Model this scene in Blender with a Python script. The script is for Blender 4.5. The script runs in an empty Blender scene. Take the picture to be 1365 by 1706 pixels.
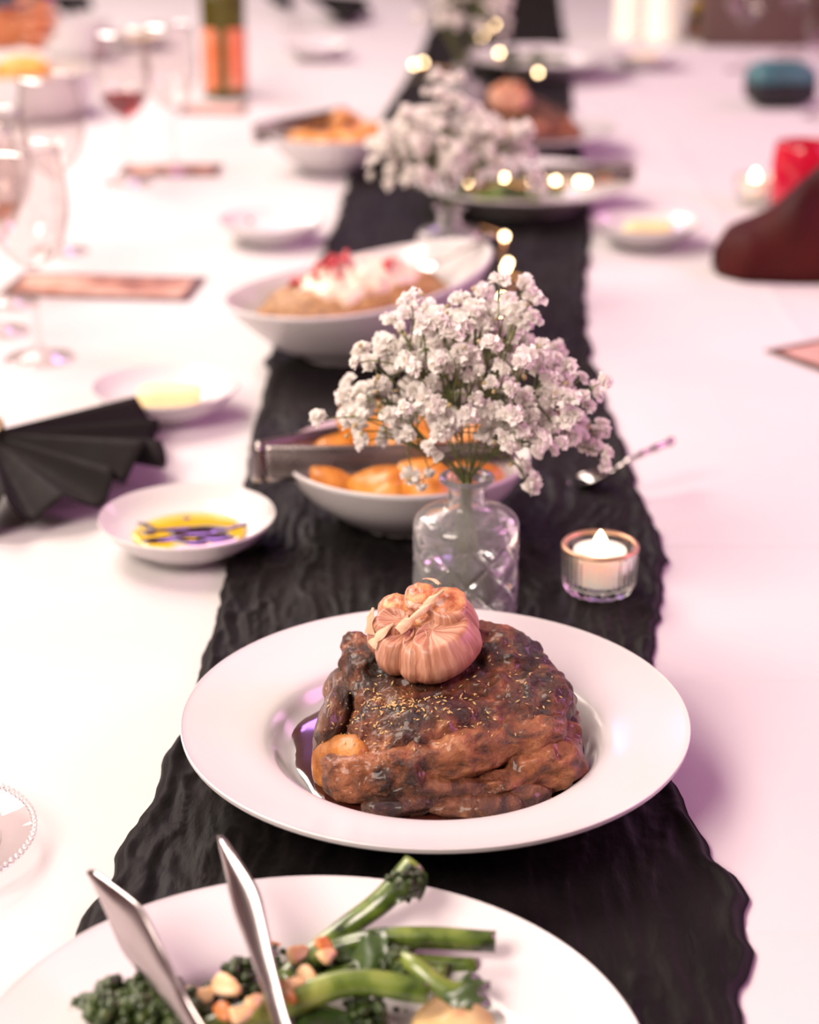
import bpy, bmesh, math, random
import numpy as np
from mathutils import Vector, Matrix, Quaternion

# ------------------------------------------------------------------ camera, world, light, exposure
F_PX, W_PX, H_PX = 3100.0, 1365.0, 1706.0
CAM_H = 0.56
PITCH = math.atan(1233.0 / F_PX)
scene = bpy.context.scene
COL = scene.collection

cam_data = bpy.data.cameras.new('camera')
cam = bpy.data.objects.new('camera', cam_data)
COL.objects.link(cam)
cam.location = (0, 0, CAM_H)
cam.rotation_euler = (math.pi / 2 - PITCH, 0, 0)
cam_data.sensor_fit = 'VERTICAL'
cam_data.sensor_height = 36.0
cam_data.lens = F_PX / H_PX * 36.0
cam_data.clip_start = 0.02
cam_data.dof.use_dof = True
cam_data.dof.focus_distance = 1.07
cam_data.dof.aperture_fstop = 4.6
scene.camera = cam

world = bpy.data.worlds.new('room_air')
scene.world = world
world.use_nodes = True
world.node_tree.nodes['Background'].inputs[0].default_value = (0.60, 0.46, 0.42, 1)
world.node_tree.nodes['Background'].inputs[1].default_value = 0.05

def area(name, loc, aim, size, energy, color, size_y=None):
    d = bpy.data.lights.new(name, 'AREA')
    d.energy = energy; d.color = color; d.size = size
    if size_y:
        d.shape = 'RECTANGLE'; d.size_y = size_y
    o = bpy.data.objects.new(name, d); COL.objects.link(o)
    o.location = loc
    o.rotation_euler = (Vector(aim) - Vector(loc)).to_track_quat('-Z', 'Y').to_euler()
    return o

WARM = (1.0, 0.85, 0.75)
PURPLE = (0.62, 0.30, 1.0)
MAGENTA = (1.0, 0.34, 0.80)
area('added_key_near', (-1.25, -0.2, 1.6), (-0.2, 0.9, 0), 1.1, 84, WARM)  # added warm key lamp, low and left so its light fades rightwards
area('added_key_middle', (-1.2, 2.0, 1.85), (-0.5, 1.9, 0), 1.0, 50, WARM)  # added warm lamp below the ceiling, brightens the middle of the cloth
area('ceiling_light_mid', (-1.2, 3.4, 2.15), (-0.5, 3.2, 0), 1.3, 85, WARM)
area('ceiling_light_far', (-1.8, 4.9, 2.15), (-0.4, 5.0, 0), 1.3, 80, WARM)
area('stage_light_violet', (-0.45, 5.3, 2.2), (0.1, 1.4, 0), 0.62, 14, PURPLE)
area('stage_light_magenta', (1.95, 1.3, 1.0), (0.8, 1.2, 0), 0.9, 30, MAGENTA)
area('stage_light_purple', (2.1, 3.6, 1.2), (0.8, 3.4, 0), 1.0, 20, (1.0, 0.42, 0.85))

vs = scene.view_settings
vs.view_transform = 'Standard'
vs.look = 'None'
vs.gamma = 1.0
vs.use_curve_mapping = False
vs.exposure = -0.05
scene.cycles.use_denoising = True
scene.cycles.transparent_max_bounces = 40
scene.cycles.sample_clamp_indirect = 6.0

# ------------------------------------------------------------------ helpers
def ray(px, py):
    d = Vector((0, math.cos(PITCH), -math.sin(PITCH)))
    d += Vector((1, 0, 0)) * ((px - W_PX / 2) / F_PX)
    d -= Vector((0, math.sin(PITCH), math.cos(PITCH))) * ((py - H_PX / 2) / F_PX)
    return d
def P(px, py, z=0.0):
    """point of the place at height z that the photograph shows at this pixel"""
    d = ray(px, py)
    return Vector((0, 0, CAM_H)) + d * ((z - CAM_H) / d.z)
def PY(px, py, y):
    d = ray(px, py)
    return Vector((0, 0, CAM_H)) + d * (y / d.y)

def _hash(i, j, k, s):
    n = (i * 374761393 + j * 668265263 + k * 1274126177 + s * 1442695041) & 0x7fffffff
    n = ((n ^ (n >> 13)) * 1274126177) & 0x7fffffff
    n = ((n ^ (n >> 11)) * 668265263) & 0x7fffffff
    return ((n ^ (n >> 16)) & 0xffff) / 65535.0
def vnoise(p, s=0):
    """smooth value noise, -1..1, p is (N,3)"""
    p = np.asarray(p, dtype=np.float64)
    f = np.floor(p); i = f.astype(np.int64); t = p - f
    t = t * t * t * (t * (t * 6 - 15) + 10)
    r = 0
    for a in (0, 1):
        for b in (0, 1):
            for c in (0, 1):
                w = (t[:, 0] if a else 1 - t[:, 0]) * (t[:, 1] if b else 1 - t[:, 1]) * (t[:, 2] if c else 1 - t[:, 2])
                r = r + w * _hash(i[:, 0] + a, i[:, 1] + b, i[:, 2] + c, s)
    return r * 2 - 1
def fbm(p, octaves=4, s=0, gain=0.5):
    p = np.asarray(p, dtype=np.float64)
    r = 0; a = 1.0; tot = 0
    for o in range(octaves):
        r = r + a * vnoise(p * (2.03 ** o) + 17.3 * o, s + o); tot += a; a *= gain
    return r / tot

def mesh_of(V, Fc, name='mesh', smooth=True):
    me = bpy.data.meshes.new(name)
    me.from_pydata([tuple(v) for v in V], [], [tuple(int(i) for i in f) for f in Fc])
    if smooth:
        me.polygons.foreach_set('use_smooth', np.ones(len(me.polygons), dtype=bool))
    me.update()
    return me
def grid_faces(n, m, close_m=False, close_n=False, off=0):
    Fs = []
    for i in range(n if close_n else n - 1):
        for j in range(m if close_m else m - 1):
            a = i * m + j; b = i * m + (j + 1) % m
            c = ((i + 1) % n) * m + (j + 1) % m; d = ((i + 1) % n) * m + j
            Fs.append((a + off, b + off, c + off, d + off))
    return Fs
class MB:
    """collects shapes into one mesh"""
    def __init__(self): self.V = []; self.F = []; self.M = []; self.mi = 0
    def add(self, V, Fc):
        o = len(self.V)
        self.V.extend([tuple(v) for v in V])
        self.F.extend([tuple(int(i) + o for i in f) for f in Fc])
        self.M.extend([self.mi] * len(Fc))
        return self
    def mesh(self, name='mesh', smooth=True):
        return mesh_of(self.V, self.F, name, smooth)
def obj(name, me, m, parent=None, loc=None, rot=None, scale=None):
    if isinstance(me, MB): me = me.mesh(name)
    o = bpy.data.objects.new(name, me); COL.objects.link(o)
    ms = m if isinstance(m, (list, tuple)) else [m]
    if not me.materials:
        for x in ms: me.materials.append(x)
    if parent: o.parent = parent
    if loc is not None: o.location = loc
    if rot is not None: o.rotation_euler = rot
    if scale is not None: o.scale = scale if hasattr(scale, '__len__') else (scale,) * 3
    return o
def tag(o, label=None, cat=None, group=None, kind=None):
    if label: o['label'] = label
    if cat: o['category'] = cat
    if group: o['group'] = group
    if kind: o['kind'] = kind
    return o
def thing(name, label, cat, loc=(0, 0, 0), rotz=0.0, group=None, kind=None):
    o = bpy.data.objects.new(name, None); COL.objects.link(o)
    o.empty_display_size = 0.02
    o.location = loc; o.rotation_euler = (0, 0, rotz)
    return tag(o, label, cat, group, kind)
def dup(root, loc=None, rotz=None, label=None, group=None, parent=None):
    r = root.copy(); COL.objects.link(r); r.parent = parent
    if loc is not None: r.location = loc
    if rotz is not None: r.rotation_euler = (r.rotation_euler[0], r.rotation_euler[1], rotz)
    if label: r['label'] = label
    if group: r['group'] = group
    for ch in [c for c in root.children]:
        dup(ch, parent=r)
    return r

def spline(pts, n):
    """Catmull-Rom through pts, n samples per span"""
    pts = [np.array(p, dtype=float) for p in pts]
    pts = [2 * pts[0] - pts[1]] + pts + [2 * pts[-1] - pts[-2]]
    out = []
    for i in range(1, len(pts) - 2):
        p0, p1, p2, p3 = pts[i - 1:i + 3]
        for k in range(n):
            t = k / n
            out.append(0.5 * (2 * p1 + (p2 - p0) * t + (2 * p0 - 5 * p1 + 4 * p2 - p3) * t * t + (3 * p1 - p0 - 3 * p2 + p3) * t ** 3))
    out.append(pts[-2])
    return np.array(out)
def lathe(prof, seg=64, sx=1.0, sy=1.0, fn=None):
    """prof: (r,z) list; axis ends are closed"""
    V = []
    for k, (r, z) in enumerate(prof):
        for j in range(seg):
            a = 2 * math.pi * j / seg
            x, y, zz = r * math.cos(a) * sx, r * math.sin(a) * sy, z
            if fn: x, y, zz = fn(x, y, zz, a, k)
            V.append((x, y, zz))
    Fs = grid_faces(len(prof), seg, close_m=True)
    if prof[0][0] < 2e-3: Fs.append(tuple(range(seg))[::-1])
    if prof[-1][0] < 2e-3: Fs.append(tuple((len(prof) - 1) * seg + j for j in range(seg)))
    return V, Fs
def frames(path):
    path = np.asarray(path, float)
    T = np.gradient(path, axis=0); T /= np.linalg.norm(T, axis=1)[:, None] + 1e-12
    ref = np.array([0, 0, 1.0]) if abs(T[0][2]) < 0.9 else np.array([1.0, 0, 0])
    N = np.cross(T[0], ref); N /= np.linalg.norm(N)
    Ns = []
    for t in T:
        N = N - t * np.dot(N, t); N /= np.linalg.norm(N) + 1e-12
        Ns.append(N)
    Ns = np.array(Ns); B = np.cross(T, Ns)
    return path, T, Ns, B
def tube(path, radii, seg=6, caps=True, sx=1.0, sy=1.0, fn=None):
    path, T, N, B = frames(path)
    if not hasattr(radii, '__len__'): radii = [radii] * len(path)
    V = []
    for i in range(len(path)):
        for j in range(seg):
            a = 2 * math.pi * j / seg
            r = radii[i] * (fn(i / (len(path) - 1), a) if fn else 1)
            V.append(path[i] + N[i] * (r * math.cos(a) * sx) + B[i] * (r * math.sin(a) * sy))
    Fs = grid_faces(len(path), seg, close_m=True)
    if caps:
        Fs.append(tuple(range(seg))[::-1]); Fs.append(tuple((len(path) - 1) * seg + j for j in range(seg)))
    return V, Fs
def blob(rx, ry, rz, nu=24, nv=16, e1=1.0, e2=1.0, amp=0.0, freq=1.0, seed=0, octs=3, fn=None):
    """super-ellipsoid with noise; e<1 is boxier"""
    V = []
    sg = lambda c, e: math.copysign(abs(c) ** e, c)
    for i in range(nv + 1):
        v = -math.pi / 2 + math.pi * i / nv
        v = max(min(v, math.pi / 2 - 0.02), -math.pi / 2 + 0.02)
        for j in range(nu):
            u = 2 * math.pi * j / nu
            V.append((rx * sg(math.cos(v), e1) * sg(math.cos(u), e2), ry * sg(math.cos(v), e1) * sg(math.sin(u), e2), rz * sg(math.sin(v), e1)))
    V = np.array(V)
    if amp:
        s = max(rx, ry, rz)
        n = fbm(V / s * freq + seed * 7.77, octs, seed)
        L = np.linalg.norm(V, axis=1)[:, None] + 1e-9
        V = V + V / L * (n * amp)[:, None]
    if fn is not None: V = fn(V)
    Fs = grid_faces(nv + 1, nu, close_m=True)
    Fs.append(tuple(range(nu))[::-1]); Fs.append(tuple(nv * nu + j for j in range(nu)))
    return V, Fs
def xform(V, loc=(0, 0, 0), rot=(0, 0, 0), scale=1.0):
    from mathutils import Euler
    R = np.array(Euler(rot).to_matrix())
    return (np.asarray(V, float) * scale) @ R.T + np.array(loc, float)
def rbox(sx, sy, sz, bev=0.002, seg=2):
    bm = bmesh.new()
    bmesh.ops.create_cube(bm, size=1.0)
    for v in bm.verts: v.co = Vector((v.co.x * sx, v.co.y * sy, v.co.z * sz))
    bmesh.ops.bevel(bm, geom=list(bm.edges), offset=bev, segments=seg, profile=0.5, affect='EDGES')
    bm.verts.index_update()
    V = [tuple(v.co) for v in bm.verts]; Fs = [tuple(v.index for v in f.verts) for f in bm.faces]
    bm.free()
    return V, Fs
def fuse(shapes, voxel, smooth=4):
    """union of closed shapes by voxel remesh, then smoothed; returns (V, F) as arrays"""
    mb = MB()
    for V, Fs in shapes: mb.add(V, Fs)
    me = mb.mesh('fuse_tmp')
    o = bpy.data.objects.new('fuse_tmp', me); COL.objects.link(o)
    r = o.modifiers.new('r', 'REMESH'); r.mode = 'VOXEL'; r.voxel_size = voxel
    if smooth:
        s = o.modifiers.new('s', 'SMOOTH'); s.iterations = smooth; s.factor = 0.5
    dg = bpy.context.evaluated_depsgraph_get()
    ev = o.evaluated_get(dg); m2 = ev.to_mesh()
    V = np.empty(len(m2.vertices) * 3); m2.vertices.foreach_get('co', V); V = V.reshape(-1, 3)
    N = np.empty(len(m2.vertices) * 3); m2.vertex_normals.foreach_get('vector', N); N = N.reshape(-1, 3)
    Fs = [tuple(p.vertices) for p in m2.polygons]
    ev.to_mesh_clear()
    bpy.data.objects.remove(o); bpy.data.meshes.remove(me)
    return V, N, Fs
def strip(path, widths, wdirs, thick=0.0012, cup=0.0, nw=7):
    """bent sheet-metal strip along path; wdirs = direction of its width at each point"""
    path = np.asarray(path, float); n = len(path)
    T = np.gradient(path, axis=0); T /= np.linalg.norm(T, axis=1)[:, None]
    V = []
    for side in (1, -1):
        for i in range(n):
            w = np.asarray(wdirs[i], float); w = w - T[i] * np.dot(w, T[i]); w /= np.linalg.norm(w)
            nn = np.cross(T[i], w)
            c = cup[i] if hasattr(cup, '__len__') else cup
            for j in range(nw):
                t = j / (nw - 1) * 2 - 1
                V.append(path[i] + w * (t * widths[i] / 2) + nn * (c * (t * t - 1) + side * thick / 2))
    Fs = grid_faces(n, nw) + [f[::-1] for f in grid_faces(n, nw, off=n * nw)]
    o = n * nw
    for i in range(n - 1):
        for j in (0, nw - 1):
            a, b = i * nw + j, (i + 1) * nw + j
            f = (a, b, b + o, a + o)
            Fs.append(f if j == 0 else f[::-1])
    for j in range(nw - 1):
        a, b = j, j + 1
        Fs.append((a, a + o, b + o, b))
        a, b = (n - 1) * nw + j, (n - 1) * nw + j + 1
        Fs.append((a, b, b + o, a + o))
    return V, Fs

# ------------------------------------------------------------------ materials
def new_mat(name):
    m = bpy.data.materials.new(name); m.use_nodes = True
    nt = m.node_tree; b = nt.nodes['Principled BSDF']
    return m, nt, b
def setp(b, **kw):
    names = {'rough': 'Roughness', 'metal': 'Metallic', 'ior': 'IOR', 'trans': 'Transmission Weight', 'coat': 'Coat Weight', 'coat_rough': 'Coat Roughness',
             'sheen': 'Sheen Weight', 'sheen_rough': 'Sheen Roughness', 'sss': 'Subsurface Weight', 'spec': 'Specular IOR Level', 'emit': 'Emission Strength', 'alpha': 'Alpha'}
    for k, v in kw.items():
        if k in names: b.inputs[names[k]].default_value = v
def noise_mat(name, stops, scale=20.0, detail=4.0, stretch=(1, 1, 1), rough=(0.4, 0.5), bump=0.0, bump_scale=None, bump_dist=0.001, distort=0.0, coords='Object', **kw):
    """Principled with colours taken from a noise through a ramp; roughness and bump from noise as well"""
    m, nt, b = new_mat(name)
    N, L = nt.nodes, nt.links
    tc = N.new('ShaderNodeTexCoord'); mp = N.new('ShaderNodeMapping'); mp.inputs['Scale'].default_value = stretch
    L.new(tc.outputs[coords], mp.inputs['Vector'])
    nz = N.new('ShaderNodeTexNoise'); nz.inputs['Scale'].default_value = scale; nz.inputs['Detail'].default_value = detail
    nz.inputs['Distortion'].default_value = distort
    L.new(mp.outputs[0], nz.inputs['Vector'])
    rp = N.new('ShaderNodeValToRGB')
    els = rp.color_ramp.elements
    while len(els) < len(stops): els.new(0.5)
    for e, (p, c) in zip(els, stops):
        e.position = p; e.color = (c[0], c[1], c[2], 1)
    L.new(nz.outputs['Fac'], rp.inputs[0]); L.new(rp.outputs[0], b.inputs['Base Color'])
    mr = N.new('ShaderNodeMapRange'); mr.inputs['To Min'].default_value = rough[0]; mr.inputs['To Max'].default_value = rough[1]
    mr.inputs['From Min'].default_value = 0.3; mr.inputs['From Max'].default_value = 0.7
    L.new(nz.outputs['Fac'], mr.inputs['Value']); L.new(mr.outputs[0], b.inputs['Roughness'])
    if bump:
        nb = N.new('ShaderNodeTexNoise'); nb.inputs['Scale'].default_value = bump_scale or scale * 3; nb.inputs['Detail'].default_value = 5
        L.new(mp.outputs[0], nb.inputs['Vector'])
        bp = N.new('ShaderNodeBump'); bp.inputs['Strength'].default_value = bump; bp.inputs['Distance'].default_value = bump_dist
        L.new(nb.outputs['Fac'], bp.inputs['Height']); L.new(bp.outputs[0], b.inputs['Normal'])
    setp(b, **kw)
    return m
def flat2(c, d=0.06):
    """two close tints of one colour for a slight natural variation"""
    return [(0.35, [x * (1 - d) for x in c]), (0.65, [min(1, x * (1 + d)) for x in c])]
def emit_mat(name, col, strength):
    m, nt, b = new_mat(name)
    N, L = nt.nodes, nt.links
    lw = N.new('ShaderNodeTexNoise'); lw.inputs['Scale'].default_value = 60
    mr = N.new('ShaderNodeMapRange'); mr.inputs['To Min'].default_value = strength * 0.92; mr.inputs['To Max'].default_value = strength * 1.08
    L.new(lw.outputs['Fac'], mr.inputs['Value']); L.new(mr.outputs[0], b.inputs['Emission Strength'])
    b.inputs['Emission Color'].default_value = (*col, 1); b.inputs['Base Color'].default_value = (*col, 1)
    return m
def glass_mat(name, col=(1, 1, 1), rough=0.0, ior=1.45):
    m, nt, b = new_mat(name)
    N, L = nt.nodes, nt.links
    nz = N.new('ShaderNodeTexNoise'); nz.inputs['Scale'].default_value = 30
    mr = N.new('ShaderNodeMapRange'); mr.inputs['To Min'].default_value = rough; mr.inputs['To Max'].default_value = rough + 0.02
    L.new(nz.outputs['Fac'], mr.inputs['Value']); L.new(mr.outputs[0], b.inputs['Roughness'])
    b.inputs['Base Color'].default_value = (*col, 1)
    setp(b, trans=1.0, ior=ior)
    return m

M = {}
M['cloth'] = noise_mat('white_linen', flat2((0.560, 0.532, 0.530), 0.015), scale=6, rough=(0.75, 0.85), bump=0.12, bump_scale=900, bump_dist=0.0004, sheen=0.15)
M['runner'] = noise_mat('black_chiffon', [(0.3, (0.0016, 0.0010, 0.0010)), (0.7, (0.0055, 0.0036, 0.0035))], scale=45, rough=(0.5, 0.65), bump=0.5, bump_scale=260, bump_dist=0.0012, stretch=(1, 0.3, 1), sheen=0.02, spec=0.12)
M['porcelain'] = noise_mat('white_porcelain', flat2((0.62, 0.59, 0.59), 0.01), scale=5, rough=(0.15, 0.22), coat=0.2, coat_rough=0.08)
M['glass'] = glass_mat('clear_glass')
M['pressed'] = glass_mat('pressed_glass', (0.98, 0.98, 0.98), 0.0); setp(M['pressed'].node_tree.nodes['Principled BSDF'], trans=0.90)
def thin_glass(name, tint=(1, 1, 1), rough=0.0, boost=1.0):
    m, nt, b = new_mat(name); N, L = nt.nodes, nt.links
    N.remove(b); out = N['Material Output']
    tr = N.new('ShaderNodeBsdfTransparent'); tr.inputs[0].default_value = (*tint, 1)
    gl = N.new('ShaderNodeBsdfGlossy'); gl.inputs['Roughness'].default_value = rough
    nz = N.new('ShaderNodeTexNoise'); nz.inputs['Scale'].default_value = 30
    mr = N.new('ShaderNodeMapRange'); mr.inputs['To Min'].default_value = rough; mr.inputs['To Max'].default_value = rough + 0.03
    L.new(nz.outputs['Fac'], mr.inputs['Value']); L.new(mr.outputs[0], gl.inputs['Roughness'])
    fr = N.new('ShaderNodeFresnel'); fr.inputs['IOR'].default_value = 1.45
    mu = N.new('ShaderNodeMath'); mu.operation = 'MULTIPLY'; mu.inputs[1].default_value = boost; mu.use_clamp = True
    ge = N.new('ShaderNodeNewGeometry'); iv = N.new('ShaderNodeMath'); iv.operation = 'SUBTRACT'; iv.inputs[0].default_value = 1.0
    L.new(ge.outputs['Backfacing'], iv.inputs[1])
    bo_ = N.new('ShaderNodeMath'); bo_.operation = 'MULTIPLY'; bo_.inputs[1].default_value = boost
    L.new(iv.outputs[0], bo_.inputs[0]); L.new(bo_.outputs[0], mu.inputs[1])
    L.new(fr.outputs[0], mu.inputs[0])
    mx = N.new('ShaderNodeMixShader')
    L.new(mu.outputs[0], mx.inputs[0]); L.new(tr.outputs[0], mx.inputs[1]); L.new(gl.outputs[0], mx.inputs[2]); L.new(mx.outputs[0], out.inputs[0])
    return m
M['thin'] = thin_glass('thin_stemware_glass', (0.965, 0.945, 0.94), 0.0, 1.9)
M['water'] = glass_mat('water', (0.97, 0.98, 0.97), 0.0, 1.33)
M['steel'] = noise_mat('brushed_steel', flat2((0.52, 0.47, 0.46), 0.08), scale=30, rough=(0.20, 0.26), metal=1.0)
M['steel_dark'] = noise_mat('steel_dark_reflection', flat2((0.30, 0.265, 0.255), 0.1), scale=30, rough=(0.22, 0.30), metal=1.0)  # darker base colour stands in for the dark room reflected in the arms
M['napkin'] = noise_mat('black_napkin_linen', [(0.3, (0.005, 0.0035, 0.0035)), (0.7, (0.009, 0.0065, 0.0065))], scale=60, rough=(0.7, 0.85), bump=0.2, bump_scale=700, spec=0.2)
M['maroon'] = noise_mat('maroon_linen', [(0.3, (0.028, 0.0028, 0.0028)), (0.7, (0.060, 0.0065, 0.0055))], scale=14, rough=(0.6, 0.75), bump=0.2, bump_scale=500, spec=0.15)
M['wood'] = noise_mat('table_wood', [(0.3, (0.12, 0.07, 0.04)), (0.7, (0.2, 0.12, 0.07))], scale=8, stretch=(1, 8, 1), rough=(0.4, 0.6))
M['floor'] = noise_mat('dark_carpet', [(0.3, (0.05, 0.035, 0.05)), (0.7, (0.10, 0.07, 0.09))], scale=40, rough=(0.9, 0.95), bump=0.4)
M['wall'] = noise_mat('beige_plaster', flat2((0.46, 0.36, 0.31), 0.05), scale=5, rough=(0.8, 0.9), bump=0.1, bump_scale=120)
M['ceiling'] = noise_mat('ceiling_paint', flat2((0.62, 0.55, 0.55), 0.03), scale=5, rough=(0.85, 0.9))
M['gold'] = noise_mat('gold_metal', flat2((0.85, 0.52, 0.16), 0.1), scale=40, rough=(0.2, 0.35), metal=1.0)
M['copper_wire'] = noise_mat('copper_wire', flat2((0.80, 0.45, 0.18), 0.1), scale=40, rough=(0.25, 0.4), metal=1.0)
M['led'] = emit_mat('warm_led', (1.0, 0.72, 0.40), 20)
M['flame'] = emit_mat('tealight_flame', (1.0, 0.82, 0.55), 9)
M['wax'] = noise_mat('glowing_wax', flat2((0.88, 0.82, 0.72), 0.03), scale=20, rough=(0.4, 0.5), sss=0.4, emit=0.35)  # small emission stands in for flame light in the wax, unlit pillars too
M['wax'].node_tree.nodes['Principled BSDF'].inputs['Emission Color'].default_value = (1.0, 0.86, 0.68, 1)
M['butter'] = noise_mat('pale_butter', flat2((0.86, 0.70, 0.36), 0.06), scale=25, rough=(0.35, 0.5), sss=0.1, bump=0.2, bump_scale=60)
def petal_mat():
    m, nt, b = new_mat('white_petal'); N, L = nt.nodes, nt.links
    N.remove(b); out = N['Material Output']
    nz = N.new('ShaderNodeTexNoise'); nz.inputs['Scale'].default_value = 150
    rp = N.new('ShaderNodeValToRGB'); rp.color_ramp.elements[0].color = (0.93, 0.88, 0.83, 1); rp.color_ramp.elements[1].color = (0.98, 0.96, 0.93, 1)
    L.new(nz.outputs['Fac'], rp.inputs[0])
    d = N.new('ShaderNodeBsdfDiffuse'); t = N.new('ShaderNodeBsdfTranslucent'); mx = N.new('ShaderNodeMixShader'); mx.inputs[0].default_value = 0.42
    L.new(rp.outputs[0], d.inputs[0]); L.new(rp.outputs[0], t.inputs[0])
    L.new(d.outputs[0], mx.inputs[1]); L.new(t.outputs[0], mx.inputs[2]); L.new(mx.outputs[0], out.inputs[0])
    return m
M['petal'] = petal_mat()
M['stem'] = noise_mat('green_stem', [(0.3, (0.07, 0.10, 0.025)), (0.7, (0.16, 0.17, 0.05))], scale=80, rough=(0.5, 0.6))
M['bud'] = noise_mat('tan_bud', [(0.3, (0.28, 0.20, 0.08)), (0.7, (0.50, 0.38, 0.20))], scale=200, rough=(0.5, 0.7))

# ------------------------------------------------------------------ the setting
def struct(name, V, Fs, m, label, smooth=False):
    o = obj(name, mesh_of(V, Fs, name, smooth), m)
    return tag(o, label, kind='structure')
FZ, CZ, X0, X1, Y0, Y1 = -0.75, 2.25, -4.0, 4.0, -3.5, 9.5
def slab(x0, x1, y0, y1, z0, z1):
    V = [(x, y, z) for z in (z0, z1) for y in (y0, y1) for x in (x0, x1)]
    return V, [(0, 2, 3, 1), (4, 5, 7, 6), (0, 1, 5, 4), (2, 6, 7, 3), (0, 4, 6, 2), (1, 3, 7, 5)]
struct('floor', *slab(X0, X1, Y0, Y1, FZ - 0.1, FZ), M['floor'], 'dark carpeted floor of the dining room')
struct('ceiling', *slab(X0, X1, Y0, Y1, CZ, CZ + 0.1), M['ceiling'], 'pale plain ceiling of the dining room')
struct('wall_left', *slab(X0 - 0.1, X0, Y0, Y1, FZ, CZ), M['wall'], 'beige plaster wall on the left')
struct('wall_right', *slab(X1, X1 + 0.1, Y0, Y1, FZ, CZ), M['wall'], 'beige plaster wall on the right')
struct('wall_back', *slab(X0, X1, Y1, Y1 + 0.1, FZ, CZ), M['wall'], 'beige plaster wall at the far end')
struct('wall_front', *slab(X0, X1, Y0 - 0.1, Y0, FZ, CZ), M['wall'], 'beige plaster wall behind the viewer')

TX0, TX1, TY0, TY1 = -1.02, 1.02, 0.30, 6.6
table = thing('banquet_table', 'long banquet table under the white tablecloth', 'table', (0, 3.4, FZ))
V, Fs = rbox(TX1 - TX0 - 0.02, TY1 - TY0 - 0.02, 0.04, 0.005)
obj('tabletop', mesh_of(xform(V, (0, 0.05, -FZ - 0.026)), Fs), M['wood'], table)
for sx in (-0.85, 0.85):
    for yy in (-2.85, 0.05, 2.95):
        V, Fs = rbox(0.07, 0.07, -FZ - 0.046, 0.006)
        obj('leg', mesh_of(xform(V, (sx, yy, (-FZ - 0.046) / 2)), Fs), M['wood'], table)

# tablecloth: top with pressed fold lines, sides hanging in soft folds
fold_y = [P(1300, 905).y, P(1300, 1548).y, P(1300, 1128).y, P(1300, 640).y, P(1200, 430).y, P(1200, 250).y, P(1200, 130).y]
fold_x = [0.42, -0.42]
xs = sorted(set(list(np.linspace(TX0, TX1, 90)) + [f + d for f in fold_x for d in (-0.006, -0.003, 0, 0.003, 0.006)]))
ys = sorted(set(list(np.linspace(TY0, TY1, 240)) + [f + d for f in fold_y for d in (-0.006, -0.003, 0, 0.003, 0.006)]))
gx, gy = np.meshgrid(xs, ys)
pp = np.stack([gx.ravel() * 3, gy.ravel() * 3, gx.ravel() * 0], 1)
gz = (fbm(pp, 3, 5) * 0.0006).reshape(gx.shape) - 0.0012
for f in fold_y: gz += 0.0011 * np.maximum(0, 1 - np.abs(gy - f) / 0.0055)
for f in fold_x: gz += 0.0009 * np.maximum(0, 1 - np.abs(gx - f) / 0.0055)
tc = MB()
tc.add(np.stack([gx.ravel(), gy.ravel(), gz.ravel()], 1), grid_faces(len(ys), len(xs)))
def skirt(pts, nrm):
    pts = np.array(pts); n = len(pts); rows = []
    s = np.arange(n)
    for k in range(9):
        t = k / 8
        out = nrm * (0.004 + t ** 0.6 * (0.02 + 0.018 * np.sin(s * 0.55) + 0.01 * np.sin(s * 0.21 + 1)))[:, None]
        rows.append(pts + out + np.array([0, 0, -0.0012 - 0.5 * t]))
    tc.add(np.concatenate(rows), grid_faces(9, n))
skirt([(TX0, y, 0) for y in np.linspace(TY0, TY1, 200)], np.array([[-1, 0, 0]]))
skirt([(TX1, y, 0) for y in np.linspace(TY0, TY1, 200)], np.array([[1, 0, 0]]))
skirt([(x, TY0, 0) for x in np.linspace(TX0, TX1, 70)], np.array([[0, -1, 0]]))
skirt([(x, TY1, 0) for x in np.linspace(TX0, TX1, 70)], np.array([[0, 1, 0]]))
tag(obj('tablecloth', tc, M['cloth']), 'white linen tablecloth with pressed fold lines covering the whole long table', 'tablecloth')

# crinkled black runner
LE = [(700, 95), (640, 190), (580, 300), (545, 410), (450, 585), (421, 720), (412, 830), (385, 940), (345, 1110), (298, 1235), (245, 1360), (178, 1468), (140, 1520), (95, 1650), (70, 1780)]
RE = [(946, 100), (958, 200), (978, 300), (987, 370), (975, 490), (985, 600), (1022, 700), (1072, 830), (1112, 935), (1098, 1010), (1086, 1090), (1112, 1305), (1185, 1415), (1240, 1500), (1256, 1590), (1238, 1650), (1246, 1720), (1250, 1800)]
def edge(pts):
    w = sorted([(P(a, b).y, P(a, b).x) for a, b in pts])
    return np.array([p[0] for p in w]), np.array([p[1] for p in w])
ly, lx = edge(LE); ry, rx = edge(RE)
yy = np.concatenate([np.arange(0.62, 1.75, 0.0026), np.arange(1.75, 2.6, 0.005), np.arange(2.6, 6.2, 0.012)])
Lx = np.interp(yy, ly, lx); Rx = np.interp(yy, ry, rx)
slopeL = (lx[-1] - lx[-3]) / (ly[-1] - ly[-3]); slopeR = (rx[-1] - rx[-3]) / (ry[-1] - ry[-3])
Lx = np.where(yy > ly[-1], lx[-1] + (yy - ly[-1]) * 0.06, Lx); Rx = np.where(yy > ry[-1], rx[-1] + (yy - ry[-1]) * 0.06, Rx)
o1 = np.stack([yy * 28, yy * 0, yy * 0], 1)
Lx = Lx + fbm(o1, 3, 3) * 0.006; Rx = Rx + fbm(o1 + 50, 3, 4) * 0.006
NU = 150
u = np.linspace(0, 1, NU)
GX = Lx[:, None] * (1 - u) + Rx[:, None] * u
GY = np.repeat(yy[:, None], NU, 1)
q = np.stack([GX.ravel(), GY.ravel(), GX.ravel() * 0], 1)
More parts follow.
